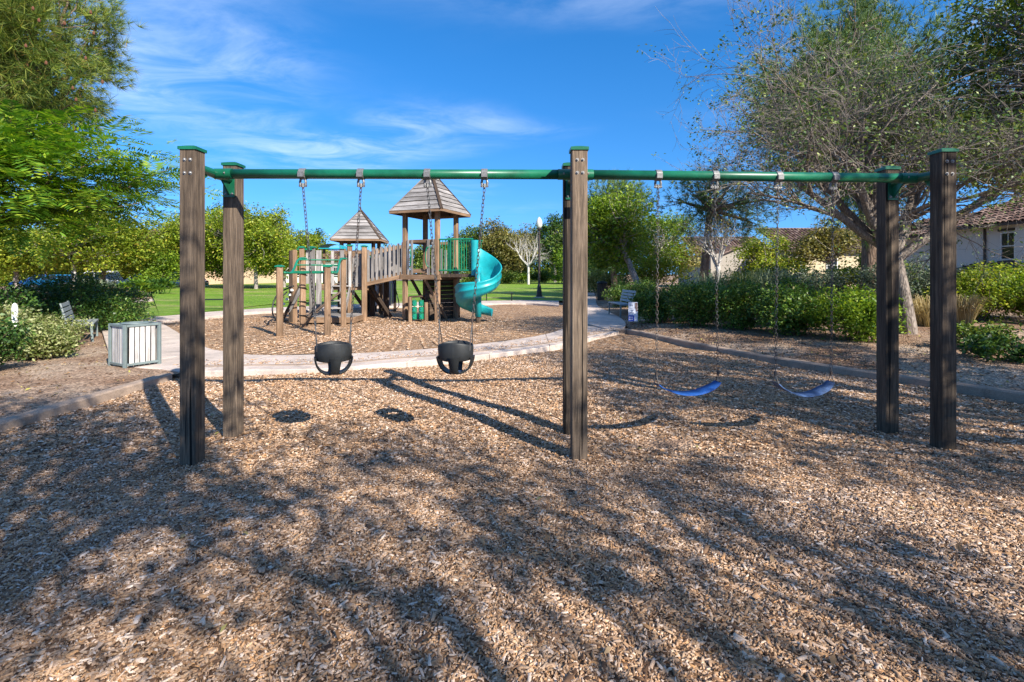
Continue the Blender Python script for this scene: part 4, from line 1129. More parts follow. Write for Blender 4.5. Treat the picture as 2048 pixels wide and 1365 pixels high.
sbox("picture_print", .082, .585, .070, .16, M_PORT, pnl)
sbox("picture_print", .095, .47, .045, .07, M_PORT, pnl)
for z, w, h in ((.60, .09, .05), (.50, .11, .03), (.46, .11, .03), (.40, .09, .04)):
    for k in range(3): sbox("lettering", -.09 + k * w / 3 + .012, z + R.uniform(-.003, .003), w / 3 - .010, h * .62, M_INK, pnl)
for z in (.275, .215):
    for k in range(3): sbox("lettering", -.095 + k * .036, z, .024, .032, M_SIGNW, pnl, .003, -.012)
for x in (-.09, .09): MB().tube([SW(x, 0, -.08), SW(x, 0, .30)], .0045, 6).build("wire_leg", M_STEEL, sg)

# ------------------------------------------------------------------ trees, shrubs, grasses
def unit(v): return v / np.maximum(np.linalg.norm(v, axis=-1, keepdims=True), 1e-9)
def leaves(pos, size, rng, up=0.5, elong=1.9, dirs=None):
    """one folded leaf face at every position"""
    n = len(pos); nrm = rng.normal(0, 1, (n, 3)); nrm[:, 2] = np.abs(nrm[:, 2]) + up; nrm = unit(nrm)
    t = rng.normal(0, 1, (n, 3)) if dirs is None else dirs + rng.normal(0, .45, (n, 3))
    t = unit(t - nrm * (t * nrm).sum(1, keepdims=True)); b = np.cross(nrm, t)
    s = size * rng.uniform(.65, 1.35, (n, 1)); w = s / elong
    V = np.stack([pos - t * s / 2, pos + b * w / 2 + nrm * w * .18, pos + t * s / 2 - nrm * s * .10, pos - b * w / 2 + nrm * w * .18], 1).reshape(-1, 3)
    return V, (np.arange(n)[:, None] * 4 + np.array([[0, 1, 2, 3]]))
def needles(pos, dirs, size, k, rng, spread=.75, width=.028):
    """tufts: k thin needles fanning from every position around its direction"""
    n = len(pos); d = unit(np.repeat(dirs, k, 0) + rng.normal(0, spread, (n * k, 3))); p = np.repeat(pos, k, 0)
    s = size * rng.uniform(.6, 1.2, (n * k, 1)); side = unit(np.cross(d, rng.normal(0, 1, (n * k, 3)))) * s * width
    V = np.stack([p - side, p + side, p + d * s], 1).reshape(-1, 3)
    return V, (np.arange(n * k)[:, None] * 3 + np.array([[0, 1, 2]]))
def fronds(pos, dirs, size, rng, pairs=9):
    """feathery leaves: a drooping midrib with rows of narrow leaflets"""
    n = len(pos); d = unit(dirs * np.array([1, 1, .5])); side = unit(np.cross(d, np.array([0, 0, 1.0]) + rng.normal(0, .25, (n, 3)))); nrm = np.cross(side, d)
    s = size * rng.uniform(.7, 1.25, (n, 1)); out = []
    for k in range(pairs):
        q = (k + .6) / pairs; base = pos + d * s * q - nrm * 0 - np.array([0, 0, 1.0]) * s * .16 * q * q
        ln = s * .42 * math.sin(math.pi * min(.95, .16 + q * .82)) ** .7
        for sg in (-1, 1):
            ld = unit(side * sg + d * .55 + rng.normal(0, .10, (n, 3)) - np.array([0, 0, .06])); wv = unit(np.cross(ld, nrm)) * s * .040
            out.append(np.stack([base - wv * .5, base + ld * ln * .5 - wv, base + ld * ln, base + ld * ln * .5 + wv], 1))
    V = np.concatenate(out, 0).reshape(-1, 3)
    return V, (np.arange(len(V) // 4)[:, None] * 4 + np.array([[0, 1, 2, 3]]))

def lobed_points(c, rad, nl, npl, rng, shell=.55, flat=1.0, lobe=.46):
    """clump centres: lobes spread through an ellipsoid, clumps near each lobe's surface, so the outline stays uneven"""
    c = np.array(c); rad = np.array(rad)
    d = unit(rng.normal(0, 1, (nl, 3))); r = rng.uniform(.35, .78, (nl, 1))
    lc = d * r; out = []; lob = []
    for k in range(nl):
        lr = lobe * rng.uniform(.65, 1.25); dd = unit(rng.normal(0, 1, (npl, 3))); rr = rng.uniform(0, 1, (npl, 1)) ** (1 - shell)
        out.append((lc[k] + dd * rr * lr * np.array([1, 1, flat])) * rad + c); lob.append(lc[k] * rad + c)
    return np.concatenate(out, 0), np.array(lob)
def limb_mesh(m, a, b, r0, r1, rng, bend=.12, n=5, sides=6):
    a, b = Vector(a), Vector(b); L_ = (b - a).length; pts = []; rs = []
    off = Vector(rng.normal(0, bend * L_, 3)); off.z = abs(off.z) * -.3
    for i in range(n + 1):
        q = i / n; pts.append(a.lerp(b, q) + off * math.sin(math.pi * q)); rs.append(r0 + (r1 - r0) * q)
    m.tube(pts, rs, sides, False); return pts
def tree(name, label, base, H, crown_c, rad, trunk_r, bark, leafmat, nl=14, npl=60, lpc=14, size=.12, sig=.16, kind="leaf", fork=.45, lean=(0, 0), seed=1, group=None, lobe=.46, twigs=1, flat=1.0, up=.5, nk=16, nw=.028):
    rng = np.random.default_rng(seed); base = Vector(base)
    t = thing(name, label, "tree", base, 0, group)
    cc = Vector(crown_c); top = base.lerp(cc, 1.0); fk = Vector((base.x + lean[0] + (cc.x - base.x) * fork * .6, base.y + lean[1] + (cc.y - base.y) * fork * .6, base.z + (cc.z - base.z) * (fork + .25)))
    m = MB(); pts = [base - Vector((0, 0, .15)), base + Vector((0, 0, .12)), base.lerp(fk, .35) + Vector((rng.normal(0, .05), rng.normal(0, .05), 0)), base.lerp(fk, .7), fk]
    m.tube(smooth_poly(pts, 3), [trunk_r * (1.35 if i < 1 else 1.12 if i < 3 else 1.0 - .35 * i / 12) for i in range(13)], 10)
    m.build("trunk", bark, t, True)
    cl_, lob = lobed_points(cc, rad, nl, npl, rng, lobe=lobe, flat=flat)
    m = MB()
    for k in range(len(lob)):
        pts = limb_mesh(m, fk - Vector((0, 0, .1)), lob[k], trunk_r * .5, trunk_r * .12, rng)
        for j in range(int(npl * .35 * twigs)):
            q = cl_[k * npl + rng.integers(0, npl)]; s_ = pts[rng.integers(2, len(pts))]
            limb_mesh(m, s_, q, trunk_r * .10 + .004, .006, rng, .10, 2, 3)
    m.build("branches", bark, t, True)
    if kind == "leaf":
        pos = np.repeat(cl_, lpc, 0) + rng.normal(0, sig, (len(cl_) * lpc, 3)) * np.array([1, 1, .75])
        V, Q = leaves(pos, size, rng, up); me = np_mesh("crown", V, Q)
    elif kind == "needle":
        d = unit(cl_ - np.array(cc)); d[:, 2] += .25
        pos = np.repeat(cl_, lpc, 0) + rng.normal(0, sig, (len(cl_) * lpc, 3)); V, T = needles(pos, np.repeat(unit(d), lpc, 0), size, nk, rng, .75, nw); me = np_mesh("crown", V, None, T)
    elif kind == "frond":
        d = unit((cl_ - np.array(cc)) * np.array([1, 1, .5])); pos = np.repeat(cl_, lpc, 0) + rng.normal(0, sig, (len(cl_) * lpc, 3))
        V, Q = fronds(pos, np.repeat(d, lpc, 0) + rng.normal(0, .55, (len(pos), 3)), size, rng); me = np_mesh("crown", V, Q)
    Mi = -np.array(base); me.vertices.foreach_set("co", (V + Mi).astype(np.float32).reshape(-1)); me.update()
    o = np_obj("crown", me, leafmat, t); o["kind"] = "stuff"
    return t
def shrub(name, label, c, rad, mat, n=9000, size=.07, seed=1, nl=10, group=None, up=.4, stem=B_BROWN, lobe=.55, lpc=10, sig=.06, cat="shrub"):
    rng = np.random.default_rng(seed); c = Vector(c); t = thing(name, label, cat, c, 0, group)
    npl = max(4, n // (nl * lpc)); cl_, lob = lobed_points((c.x, c.y, c.z + rad[2] * .52), (rad[0], rad[1], rad[2] * .56), nl, npl, rng, lobe=lobe)
    m = MB()
    for k in range(len(lob)):
        st = Vector((c.x + (lob[k][0] - c.x) * .35, c.y + (lob[k][1] - c.y) * .35, c.z - .08))
        pts = limb_mesh(m, st, lob[k], .018, .008, rng, .06, 3, 5)
        for j in range(6): limb_mesh(m, pts[2], cl_[k * npl + rng.integers(0, npl)], .008, .004, rng, .06, 2, 3)
    m.build("stems", stem, t)
    pos = np.repeat(cl_, lpc, 0) + rng.normal(0, sig, (len(cl_) * lpc, 3)); pos = pos[pos[:, 2] > c.z + .02]
    V, Q = leaves(pos, size, rng, up); V = V - np.array(c); o = np_obj("foliage", np_mesh("foliage", V, Q), mat, t); o["kind"] = "stuff"
    return t
def grass(name, label, c, r, h, mat, n=260, seed=1, group=None, droop=.6, w=.007):
    rng = np.random.default_rng(seed); c = np.array(c); a = rng.uniform(0, 2 * np.pi, n); rr = r * .45 * np.sqrt(rng.uniform(0, 1, n))
    b = np.stack([np.cos(a) * rr, np.sin(a) * rr, np.full(n, -.03)], 1); a2 = a + rng.normal(0, .5, n); out = np.stack([np.cos(a2), np.sin(a2), np.zeros(n)], 1); sd = np.stack([-np.sin(a2), np.cos(a2), np.zeros(n)], 1) * w
    hh = h * rng.uniform(.55, 1.1, (n, 1)); sp = r * rng.uniform(.2, 1.0, (n, 1)); up = np.array([0, 0, 1.0])
    p1 = b + up * hh * .55 + out * sp * .25; p2 = b + up * hh * .95 + out * sp * .62; p3 = b + up * hh * (1 - droop * .35 * rng.uniform(0, 1, (n, 1))) + out * sp * 1.05
    V = np.stack([b - sd, b + sd, p1 + sd, p1 - sd, p2 + sd * .7, p2 - sd * .7, p3], 1).reshape(-1, 3); o7 = np.arange(n)[:, None] * 7
    me = np_mesh(name, V, np.concatenate([o7 + np.array([[0, 1, 2, 3]]), o7 + np.array([[3, 2, 4, 5]])]), o7 + np.array([[5, 4, 6]]))
    ob = np_obj(name, me, mat, None, Matrix.Translation(Vector(c))); tag(ob, label, "grass clump", group); return ob
def rosette(name, label, c, r, mat, heads=6, seed=1, group=None):
    """cluster of spoon-leaved succulent rosettes"""
    rng = np.random.default_rng(seed); c = Vector(c); t = thing(name, label, "succulent", c, 0, group)
    for h in range(heads):
        a = rng.uniform(0, 6.28); q = Vector((math.cos(a), math.sin(a), 0)) * r * math.sqrt(rng.uniform(0, 1)) * .8; hz = rng.uniform(.25, .7) * r
        m = MB(); m.tube([c + q * .5 - Vector((0, 0, .1)), c + q + Vector((0, 0, hz))], [.05, .04], 6)
        for k in range(18):
            an = k * 2.4; el = .25 + .9 * (k / 18); d = Vector((math.cos(an) * math.cos(el), math.sin(an) * math.cos(el), math.sin(el))); sd = Vector((-math.sin(an), math.cos(an), 0)); L_ = r * .55 * rng.uniform(.8, 1.1)
            b = c + q + Vector((0, 0, hz)); m.add([b, b + d * L_ * .5 + sd * L_ * .17, b + d * L_ - Vector((0, 0, L_ * .12)), b + d * L_ * .5 - sd * L_ * .17, b + d * L_ * .5 - Vector((0, 0, L_ * .06))], [(0, 1, 4), (1, 2, 4), (2, 3, 4), (3, 0, 4)])
        m.build("rosette", mat, t)
    return t
#--TREES--
# feathery tree at the left edge
tree("feathery_tree", "feathery yellow green tree overhanging the dark shrubs beside the litter bin", (-11.9, 11.0, .1), 6, (-11.0, 11.4, 3.75), (3.1, 2.6, 1.75), .13, B_BROWN, L_JACA, nl=20, npl=26, lpc=4, size=.56, sig=.18, kind="frond", seed=3, lobe=.42, twigs=.5)
tree("pine_tree", "long needled pine with brown cones above the feathery tree", (-15.4, 14.0, .1), 9, (-12.6, 13.0, 7.4), (3.1, 2.6, 3.1), .22, B_BROWN, L_PINEY, nl=40, npl=24, lpc=6, size=.32, sig=.20, kind="needle", seed=5, lobe=.25, nk=24, nw=.019)
tree("leafy_tree", "loose olive yellow tree standing behind the feathery tree", (-19.0, 16.5, .1), 8, (-17.0, 15.6, 6.4), (3.2, 3.0, 3.4), .18, B_GREY, L_YELLOW, nl=20, npl=56, lpc=13, size=.16, sig=.18, seed=6)
# background left
for i, (u, D, H, rx, mt, bk, lab) in enumerate((
        (30, 38, 6.4, 3.4, L_YELLOW, B_GREY, "yellow green street tree with a grey trunk above the parked blue cars"),
        (146, 37, 6.6, 3.4, L_YELLOW, B_PALE, "yellow green street tree with a pale leaning trunk beside the tall grasses"),
        (208, 40, 7.2, 3.0, L_YELLOW, B_BROWN, "golden leaved tree with a reddish trunk behind the tall grasses"),
        (92, 47, 6.5, 3.6, L_BRIGHT, B_GREY, "bright green street tree behind the parked cars"),
        (300, 56, 7.4, 3.3, L_YELLOW, B_GREY, "yellow green tree behind the round willowy bush"))):
    x = (u - 1024) / F * D
    tree("street_tree", lab, (x, D, .05), H, (x + .3, D, H * .58), (rx * 1.1, rx, H * .40), .2, bk, mt, nl=18, npl=52, lpc=14, size=.24, sig=.26, seed=20 + i, group="trees along the far street")
shrub("willowy_bush", "round bright green willowy bush beside the shorter lamp post", (-29.6, 42, .05), (1.9, 1.7, 3.3), L_BRIGHT, 9000, .18, 31, 12, cat="bush", sig=.14)
for i, (u, D, zt, rx, mt, lab) in enumerate((
        (405, 46, 8.0, 3.3, L_YELLOW, "rounded yellow green lawn tree behind the outer post of the swing frame"),
        (455, 49, 7.6, 3.2, L_BRIGHT, "greener lawn tree between the two end posts of the swing frame"),
        (512, 45, 7.7, 3.4, L_YELLOW, "rounded yellow green lawn tree with a dark straight trunk"),
        (568, 50, 7.3, 2.9, L_YELLOW, "yellow green lawn tree beside the climbing frame's leaning board"))):
    x = (u - 1024) / F * D
    tree("lawn_tree", lab, (x, D, .08), zt, (x, D, zt * .58), (rx * 1.3, rx * 1.1, zt * .46), .2, B_GREY, mt, nl=24, npl=64, lpc=15, size=.22, sig=.24, seed=40 + i, group="round trees on the lawn", lobe=.42)
tree("distant_pine", "small dark conifer top beyond the climbing frame", (-36, 92, 0), 9, (-36, 92, 6.2), (3.0, 2.6, 3.4), .25, B_BROWN, L_DARK, nl=12, npl=30, lpc=10, size=.35, sig=.35, seed=51)
# beyond the lawn, centre
for i, (u, D, zt, rx, mt, lab) in enumerate((
        (955, 74, 8.6, 4.0, L_MID, "mid green far tree right behind the spiral slide"),
        (1005, 72, 9.2, 4.2, L_OLIVE, "tan and olive far tree between the slide and the bronze lamp post"),
        (1040, 84, 10.2, 3.6, L_OLIVE, "taller olive far tree behind the bare pale sapling"),
        (1110, 78, 10.6, 3.2, L_DARK, "dark green far tree behind the bronze lamp post"),
        (880, 88, 7.0, 4.6, L_MID, "low far tree seen through the green bar panel"),
        (1165, 66, 8.6, 3.6, L_MID, "mid green far tree behind the middle posts"))):
    x = (u - 1024) / F * D
    tree("far_tree", lab, (x, D, .1), zt, (x, D, zt * .55), (rx * 1.15, rx * .8, zt * .46), .25, B_GREY, mt, nl=20, npl=54, lpc=14, size=.34, sig=.36, seed=60 + i, group="far trees beyond the lawn")
for i in range(7):
    u = 905 + i * 36; D = 68 + 2 * (i % 3); x = (u - 1024) / F * D
    if i % 2 == 0: rosette("succulent_clump", "pale green spiky clump at the lawn edge, %s of the row from the slide" % ("first", "", "second", "", "third", "", "fourth")[i], (x, D, .15), 1.5, L_BRIGHT, 9, 80 + i, "clumps along the far lawn edge")
    else: shrub("low_bush", "dark low bush at the lawn edge, %s of the row from the slide" % ("", "first", "", "second", "", "third", "")[i], (x, D, .15), (2.0, 1.4, 1.7), L_MID, 4000, .20, 90 + i, 8, "clumps along the far lawn edge", cat="bush", sig=.16)
for i, (x, w) in enumerate(((-24, 5), (-13, 6), (-3, 6), (7, 6))):
    shrub("screen_hedge", ("dark hedge mass far behind the lawn trees", "dark hedge mass far behind the two roofed towers", "dark hedge mass far behind the slide", "dark hedge mass far behind the lamp post")[i], (x, 90, 0), (w * 1.15, 1.8, 6.0), L_MID, 11000, .36, 100 + i, 14, "dark hedges closing the lawn", cat="hedge", sig=.25)

# right of centre, beyond the hedge
tree("leaning_tree", "full green tree with a leaning pale trunk behind the grey bench", (6.6, 25, .3), 6, (5.0, 25.6, 3.7), (2.6, 2.2, 2.2), .20, B_GREY, L_BRIGHT, nl=18, npl=60, lpc=13, size=.16, sig=.20, seed=71, lean=(-.55, 0), fork=.5)
tree("park_pine", "shaggy pine with a reddish trunk behind the leaning tree", (6.4, 31, .3), 7.5, (6.2, 31, 4.9), (2.7, 2.4, 2.9), .24, B_BROWN, L_PINE, nl=18, npl=26, lpc=4, size=.42, sig=.28, kind="needle", seed=72)
tree("young_tree", "bright green young tree with a forked pale trunk behind the hedge", (10.0, 36, .3), 6, (11.2, 36, 4.0), (3.1, 2.4, 2.3), .17, B_PALE, L_BRIGHT, nl=14, npl=56, lpc=13, size=.15, sig=.20, seed=73)
tree("park_pine", "dark pine with a thick brown trunk between the young tree and the tiled gable", (11.4, 30, .3), 8, (12.6, 30, 5.8), (3.6, 2.6, 2.3), .30, B_BROWN, L_PINE, nl=16, npl=18, lpc=4, size=.42, sig=.26, kind="needle", seed=74, fork=.7)
tree("background_tree", "olive green tree filling in behind the young tree", (11.0, 38, .3), 5, (11.0, 38, 3.0), (3.6, 2.0, 2.4), .18, B_GREY, L_OLIVE, nl=14, npl=46, lpc=12, size=.20, sig=.24, seed=75)
tree("background_tree", "yellow leaved tree in front of the tiled gable", (17.2, 34, .3), 4.6, (17.4, 34, 2.5), (2.6, 1.8, 1.9), .14, B_GREY, L_YELLOW, nl=14, npl=46, lpc=12, size=.17, sig=.22, seed=76)
tree("background_tree", "yellow leaved tree in front of the long tiled roof", (21.5, 33.5, .3), 5.4, (21.0, 33.5, 3.2), (2.3, 1.8, 1.9), .14, B_GREY, L_OLIVE, nl=12, npl=46, lpc=12, size=.17, sig=.22, seed=77)
tree("background_tree", "low green tree in front of the far path's end", (7.6, 46, .2), 4, (6.4, 46, 2.1), (3.4, 2.0, 1.9), .14, B_GREY, L_BRIGHT, nl=14, npl=46, lpc=12, size=.22, sig=.26, seed=78)

def bare_tree(name, label, base, fork_z, lean, spread, r0, bark, seed, levels=5, group=None, main=7, first_len=2.6, shrink=.66, leafmat=None, leaf_n=6, size=.12, aim=None, elev=(.55, 1.15), leafiness=.35, kids=(4, 5, 5, 5, 4), lsig=.14):
    """limbs that fork again and again down to twigs"""
    rng = np.random.default_rng(seed); base = Vector(base); t = thing(name, label, "tree", base, 0, group)
    fk = base + Vector((lean[0], lean[1], fork_z)); m = MB()
    m.tube(smooth_poly([base - Vector((0, 0, .15)), base + Vector((0, 0, .1)), base.lerp(fk, .5) + Vector((lean[0] * -.1, 0, 0)), fk], 4), [r0 * (1.3 if i < 2 else 1.1 - .2 * i / 12) for i in range(13)], 12)
    m.build("trunk", bark, t, True)
    limbs = MB(); twigs = MB(); tips = []
    def grow(p, d, L_, r, lv):
        segs = 4 if lv < 3 else 3 if lv == 3 else 2; pts = [p]; rs = [r]; dd = d.copy()
        for i in range(segs):
            dd = (dd + Vector(rng.normal(0, .13 + .03 * lv, 3)) + Vector((0, 0, .035 if lv < 3 else -.01))).normalized(); pts.append(pts[-1] + dd * L_ / segs); rs.append(r * (1 - .52 * (i + 1) / segs))
        (limbs if lv < 3 else twigs).tube(pts, rs, (9, 7, 5, 4, 3, 3)[min(lv, 5)], False)
        if lv >= levels: tips.append(pts[-1]); return
        nc = kids[min(lv, 4)]
        for k in range(nc):
            q = .30 + .70 * (k + rng.uniform(.2, .8)) / nc; idx = min(int(q * segs), segs - 1); f = q * segs - idx; b = pts[idx].lerp(pts[idx + 1], min(f, 1))
            ax = Vector(rng.normal(0, 1, 3)); ax = (ax - dd * ax.dot(dd)).normalized(); an = rng.uniform(.35, .85)
            nd = (dd * math.cos(an) + ax * math.sin(an)).normalized(); nd.z = nd.z * .85 + .05
            grow(b, nd.normalized(), L_ * shrink * rng.uniform(.7, 1.15), max(rs[idx] * .55, .0035), lv + 1)
    for k in range(main):
        if aim: az, el, lm = aim[k]
        else: az, el = 2 * math.pi * (k + rng.uniform(-.2, .2)) / main, rng.uniform(*elev); lm = 1.0
        d = Vector((math.cos(az) * math.cos(el), math.sin(az) * math.cos(el), math.sin(el)))
        grow(fk - Vector((0, 0, .08 * (k % 3))), d, first_len * lm * rng.uniform(.85, 1.2), r0 * rng.uniform(.46, .68), 0)
    limbs.build("branches", bark, t, True)
    tw_ = twigs.build("twigs", B_DRY, t, False); tw_["kind"] = "stuff"
    if leafmat:
        tp = np.array([tuple(q) for q in tips]); tp = tp[rng.uniform(0, 1, len(tp)) < leafiness]
        pos = np.repeat(tp, leaf_n, 0) + rng.normal(0, lsig, (len(tp) * leaf_n, 3)); V, Q = leaves(pos, size, rng); V = V - np.array(base)
        o = np_obj("crown", np_mesh("crown", V, Q), leafmat, t); o["kind"] = "stuff"
    return t
# the wide bare tree over the right-hand bed
zb = soil_z(8.5, 10.3)
bare_tree("bare_tree", "wide spreading grey tree with many bare twigs leaning beside the end posts", (8.15, 10.3, zb), 1.62, (-.22, .1), 1, .155, B_LIMB, 201, levels=5, main=11, first_len=2.5, shrink=.66,
          aim=[(math.radians(a), math.radians(e), l) for a, e, l in ((184, 24, 1.08), (176, 38, 1.12), (190, 50, 1.0), (168, 62, 1.05), (150, 66, 1), (215, 72, 1), (60, 78, 1), (10, 58, 1), (-10, 52, 1), (100, 50, 1), (200, 34, 1.05))], leafmat=L_PINE, leaf_n=7, size=.065, leafiness=.27, kids=(4, 5, 4, 4, 3), lsig=.06)
bare_tree("bare_sapling", "slim white trunked sapling with bare forked twigs rising behind the hedge", (8.0, 19.5, .35), 1.5, (.05, 0), 1, .085, B_PALE, 203, levels=3, main=5, first_len=1.5, shrink=.62, elev=(.7, 1.2), leafmat=L_OLIVE, leaf_n=4, size=.09, leafiness=.3)
bare_tree("bare_sapling", "bare pale sapling standing on the far lawn beside the lamp post", (2.1, 64, .18), 2.4, (0, 0), 1, .16, B_PALE, 204, levels=3, main=7, first_len=2.6, shrink=.62, elev=(.45, 1.2))
# pines and leafy trees behind and beside it
tree("tall_pine", "tall dark pine with a thick furrowed trunk behind the bare tree", (12.3, 17.2, .35), 10, (12.6, 17.4, 7.2), (5.0, 3.4, 4.8), .30, B_BROWN, L_PINE, nl=42, npl=28, lpc=5, size=.34, sig=.20, kind="needle", seed=81, fork=.75, lobe=.30)
tree("tall_pine", "shaggy pine rising high behind the bare tree's crown", (17.3, 24, .35), 12, (15.0, 24, 10.4), (4.6, 3.0, 5.4), .28, B_BROWN, L_PINE, nl=28, npl=26, lpc=5, size=.42, sig=.24, kind="needle", seed=82, fork=.8, lobe=.30)
tree("overhanging_tree", "olive green leafy tree overhanging the yellow green hedge", (13.4, 8.4, .3), 9, (11.2, 9.4, 6.2), (3.4, 2.6, 3.1), .2, B_GREY, L_MID, nl=28, npl=64, lpc=14, size=.10, sig=.15, seed=83, lobe=.36)
tree("overhanging_tree", "tan tinged tree in front of the white stucco house", (17.5, 16.0, .3), 6.5, (16.6, 16.0, 5.5), (3.0, 2.4, 1.9), .16, B_GREY, L_OLIVE, nl=16, npl=52, lpc=12, size=.11, sig=.17, seed=84, lobe=.38)
# trees behind the photographer, whose shade dapples the wood chips
bare_tree("shade_tree", "open crowned tree casting dappled shade on the chips before the middle posts", (5.6, -5.2, .0), 2.6, (-.2, .1), 1, .18, B_GREY, 211, levels=4, main=9, first_len=3.3, shrink=.62, elev=(.45, 1.2), leafmat=L_MID, leaf_n=12, size=.11, leafiness=.34, lsig=.12, kids=(4, 5, 4, 4, 3))
bare_tree("shade_tree", "open crowned tree casting dappled shade on the chips beside the bucket swings' end posts", (1.3, -3.0, .0), 3.6, (-.3, .7), 1, .16, B_GREY, 212, levels=4, main=7, first_len=1.7, shrink=.64, elev=(.5, 1.2), leafmat=L_MID, leaf_n=13, size=.11, leafiness=.30, lsig=.12, kids=(4, 5, 4, 3, 3))
bare_tree("shade_tree", "open crowned tree just outside the curb casting shade on the belt swings", (9.4, .6, .1), 2.8, (-.1, .2), 1, .18, B_GREY, 213, levels=4, main=9, first_len=2.7, shrink=.62, elev=(.5, 1.2), leafmat=L_MID, leaf_n=12, size=.11, leafiness=.55, lsig=.13, kids=(5, 5, 4, 4, 3))

# hedges and bushes of the right-hand bed
hd = [((4.25, 14.5), (.75, .7, 1.0), "rounded dark hedge bush close behind the yard sign"), ((4.85, 19.0), (.75, 1.5, 1.10), "low dark hedge behind the grey bench"), ((4.75, 21.6), (.9, 1.4, 1.05), "low dark hedge end nearest the far path"),
      ((4.75, 12.9), (.85, .8, 1.08), "glossy green hedge bush, first along the curb from the yard sign"), ((5.55, 12.2), (.85, .8, 1.05), "glossy green hedge bush, second along the curb from the yard sign"), ((6.15, 11.1), (.85, .8, 1.08), "glossy green hedge bush, third along the curb from the yard sign"),
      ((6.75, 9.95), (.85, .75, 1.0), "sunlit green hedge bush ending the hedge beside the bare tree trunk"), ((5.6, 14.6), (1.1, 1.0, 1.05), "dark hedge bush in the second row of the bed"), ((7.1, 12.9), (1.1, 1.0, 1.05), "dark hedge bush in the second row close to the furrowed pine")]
for i, ((x, y), r_, lab) in enumerate(hd):
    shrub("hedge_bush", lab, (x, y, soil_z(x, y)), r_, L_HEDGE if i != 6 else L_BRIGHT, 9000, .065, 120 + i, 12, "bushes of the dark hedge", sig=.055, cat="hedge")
for i, (x, y, rr_, hh, mt, lab) in enumerate(((6.9, 17.2, .8, 1.40, L_BLUEG, "pale blue green grass clump behind the hedge closest to the grey bench"), (7.6, 16.6, .8, 1.35, L_VARI, "pale feathery grass clump between the two blue green clumps behind the hedge"), (8.4, 16.2, .8, 1.35, L_BLUEG, "pale blue green grass clump behind the hedge beside the white sapling"), (9.6, 11.5, .55, .75, L_DRY, "straw coloured grass clump beside the bare tree trunk"), (10.6, 11.8, .5, .7, L_DRY, "dry grass clump behind the end post by the yellow hedge"))):
    grass("grass_clump", lab, (x, y, soil_z(x, y)), rr_, hh, mt, 420, 140 + i, "grass clumps in the hedge bed")
for i, (x, y, r_, mt, lab) in enumerate(((9.4, 15.6, (1.3, 1.1, 1.35), L_GREY, "grey green bush in front of the tiled roofs"), (11.2, 14.6, (1.3, 1.1, 1.5), L_GREY, "grey green bush at the foot of the furrowed pine"), (12.4, 14.2, (1.2, 1.0, 1.3), L_GREY, "silvery bush between the furrowed pine and the yellow green hedge"), (10.0, 20.5, (2.2, 1.4, 1.7), L_MID, "mid green bush below the tiled gable"), (14.0, 20.0, (2.0, 1.4, 1.9), L_YELLOW, "yellow green bush below the long tiled roof"),
        (6.2, 34, (2.4, 1.6, 2.3), L_VARI, "pale bush at the foot of the leaning tree"), (9.5, 34, (2.8, 1.6, 2.6), L_YELLOW, "yellow bush below the young tree"), (6.4, 40, (2.4, 1.6, 2.2), L_BRIGHT, "green bush by the far end of the path"))):
    shrub("bed_shrub", lab, (x, y, soil_z(x, y)), r_, mt, 7000, .075 if y < 18 else .13, 150 + i, 10, "shrubs of the hedge bed", sig=.09)
for i, (x, y) in enumerate(((11.9, 12.9), (13.0, 11.8), (13.7, 13.2))):
    shrub("yellow_hedge", ("bright yellow green hedge bush beside the dry grass clump", "bright yellow green hedge bush nearest the groundcover plants", "bright yellow green hedge bush closest to the white stucco house wall")[i], (x, y, soil_z(x, y)), (1.25, 1.0, 1.40), L_YELLOW if i != 1 else L_BRIGHT, 9000, .075, 170 + i, 12, "yellow green hedge bushes", cat="hedge")
for i, (x, y, lab) in enumerate(((7.3, 7.6, "sparse dark groundcover plant just outside the curb"), (8.2, 8.6, "straggling groundcover plant with bare stems near the yellow hedge"), (9.0, 8.0, "leggy groundcover plant farthest from the end posts"), (8.0, 7.0, "low dark groundcover plant close behind the curb"))):
    shrub("groundcover_plant", lab, (x, y, soil_z(x, y)), (.65, .55, .42), L_MID if i % 2 else L_DARK, 1500, .07, 180 + i, 8, "groundcover plants", stem=B_DRY, lobe=.4, lpc=6, sig=.05)

# left-hand bed
for i, (x, y, r_, mt, sz, lab) in enumerate(((-7.9, 7.05, (.8, .7, .85), L_DARK, .06, "dark green bush nearest the curb across from the litter bin"), (-8.2, 8.6, (.6, .5, .50), L_VARI, .06, "pale variegated bush between the dark green bush by the curb and the bench"), (-9.6, 9.3, (1.0, .8, .85), L_VARI, .06, "pale variegated bush around the white marker post"), (-9.3, 10.0, (.62, .6, .55), L_VARI, .055, "pale variegated bush reaching to the bench end"),
        (-11.6, 12.5, (1.6, 1.1, 1.25), L_DARK, .07, "dark bush behind the white marker post"), (-13.2, 14.8, (1.7, 1.2, 1.35), L_DARK, .07, "dark bush in shade below the feathery tree"), (-13.4, 16.6, (1.2, 1.0, 1.05), L_DARK, .07, "dark rounded bush beside the branch path"), (-10.9, 10.2, (1.0, .9, 1.05), L_DARK, .065, "dark bush behind the pale bush with the white marker post"), (-10.6, 13.4, (.9, .8, .85), L_HEDGE, .065, "green bush close behind the grey bench near the litter bin"))):
    shrub("bed_bush", lab, (x, y, soil_z(x, y)), r_, mt, 8000, sz, 190 + i, 11, "bushes of the litter bin bed", sig=.06)
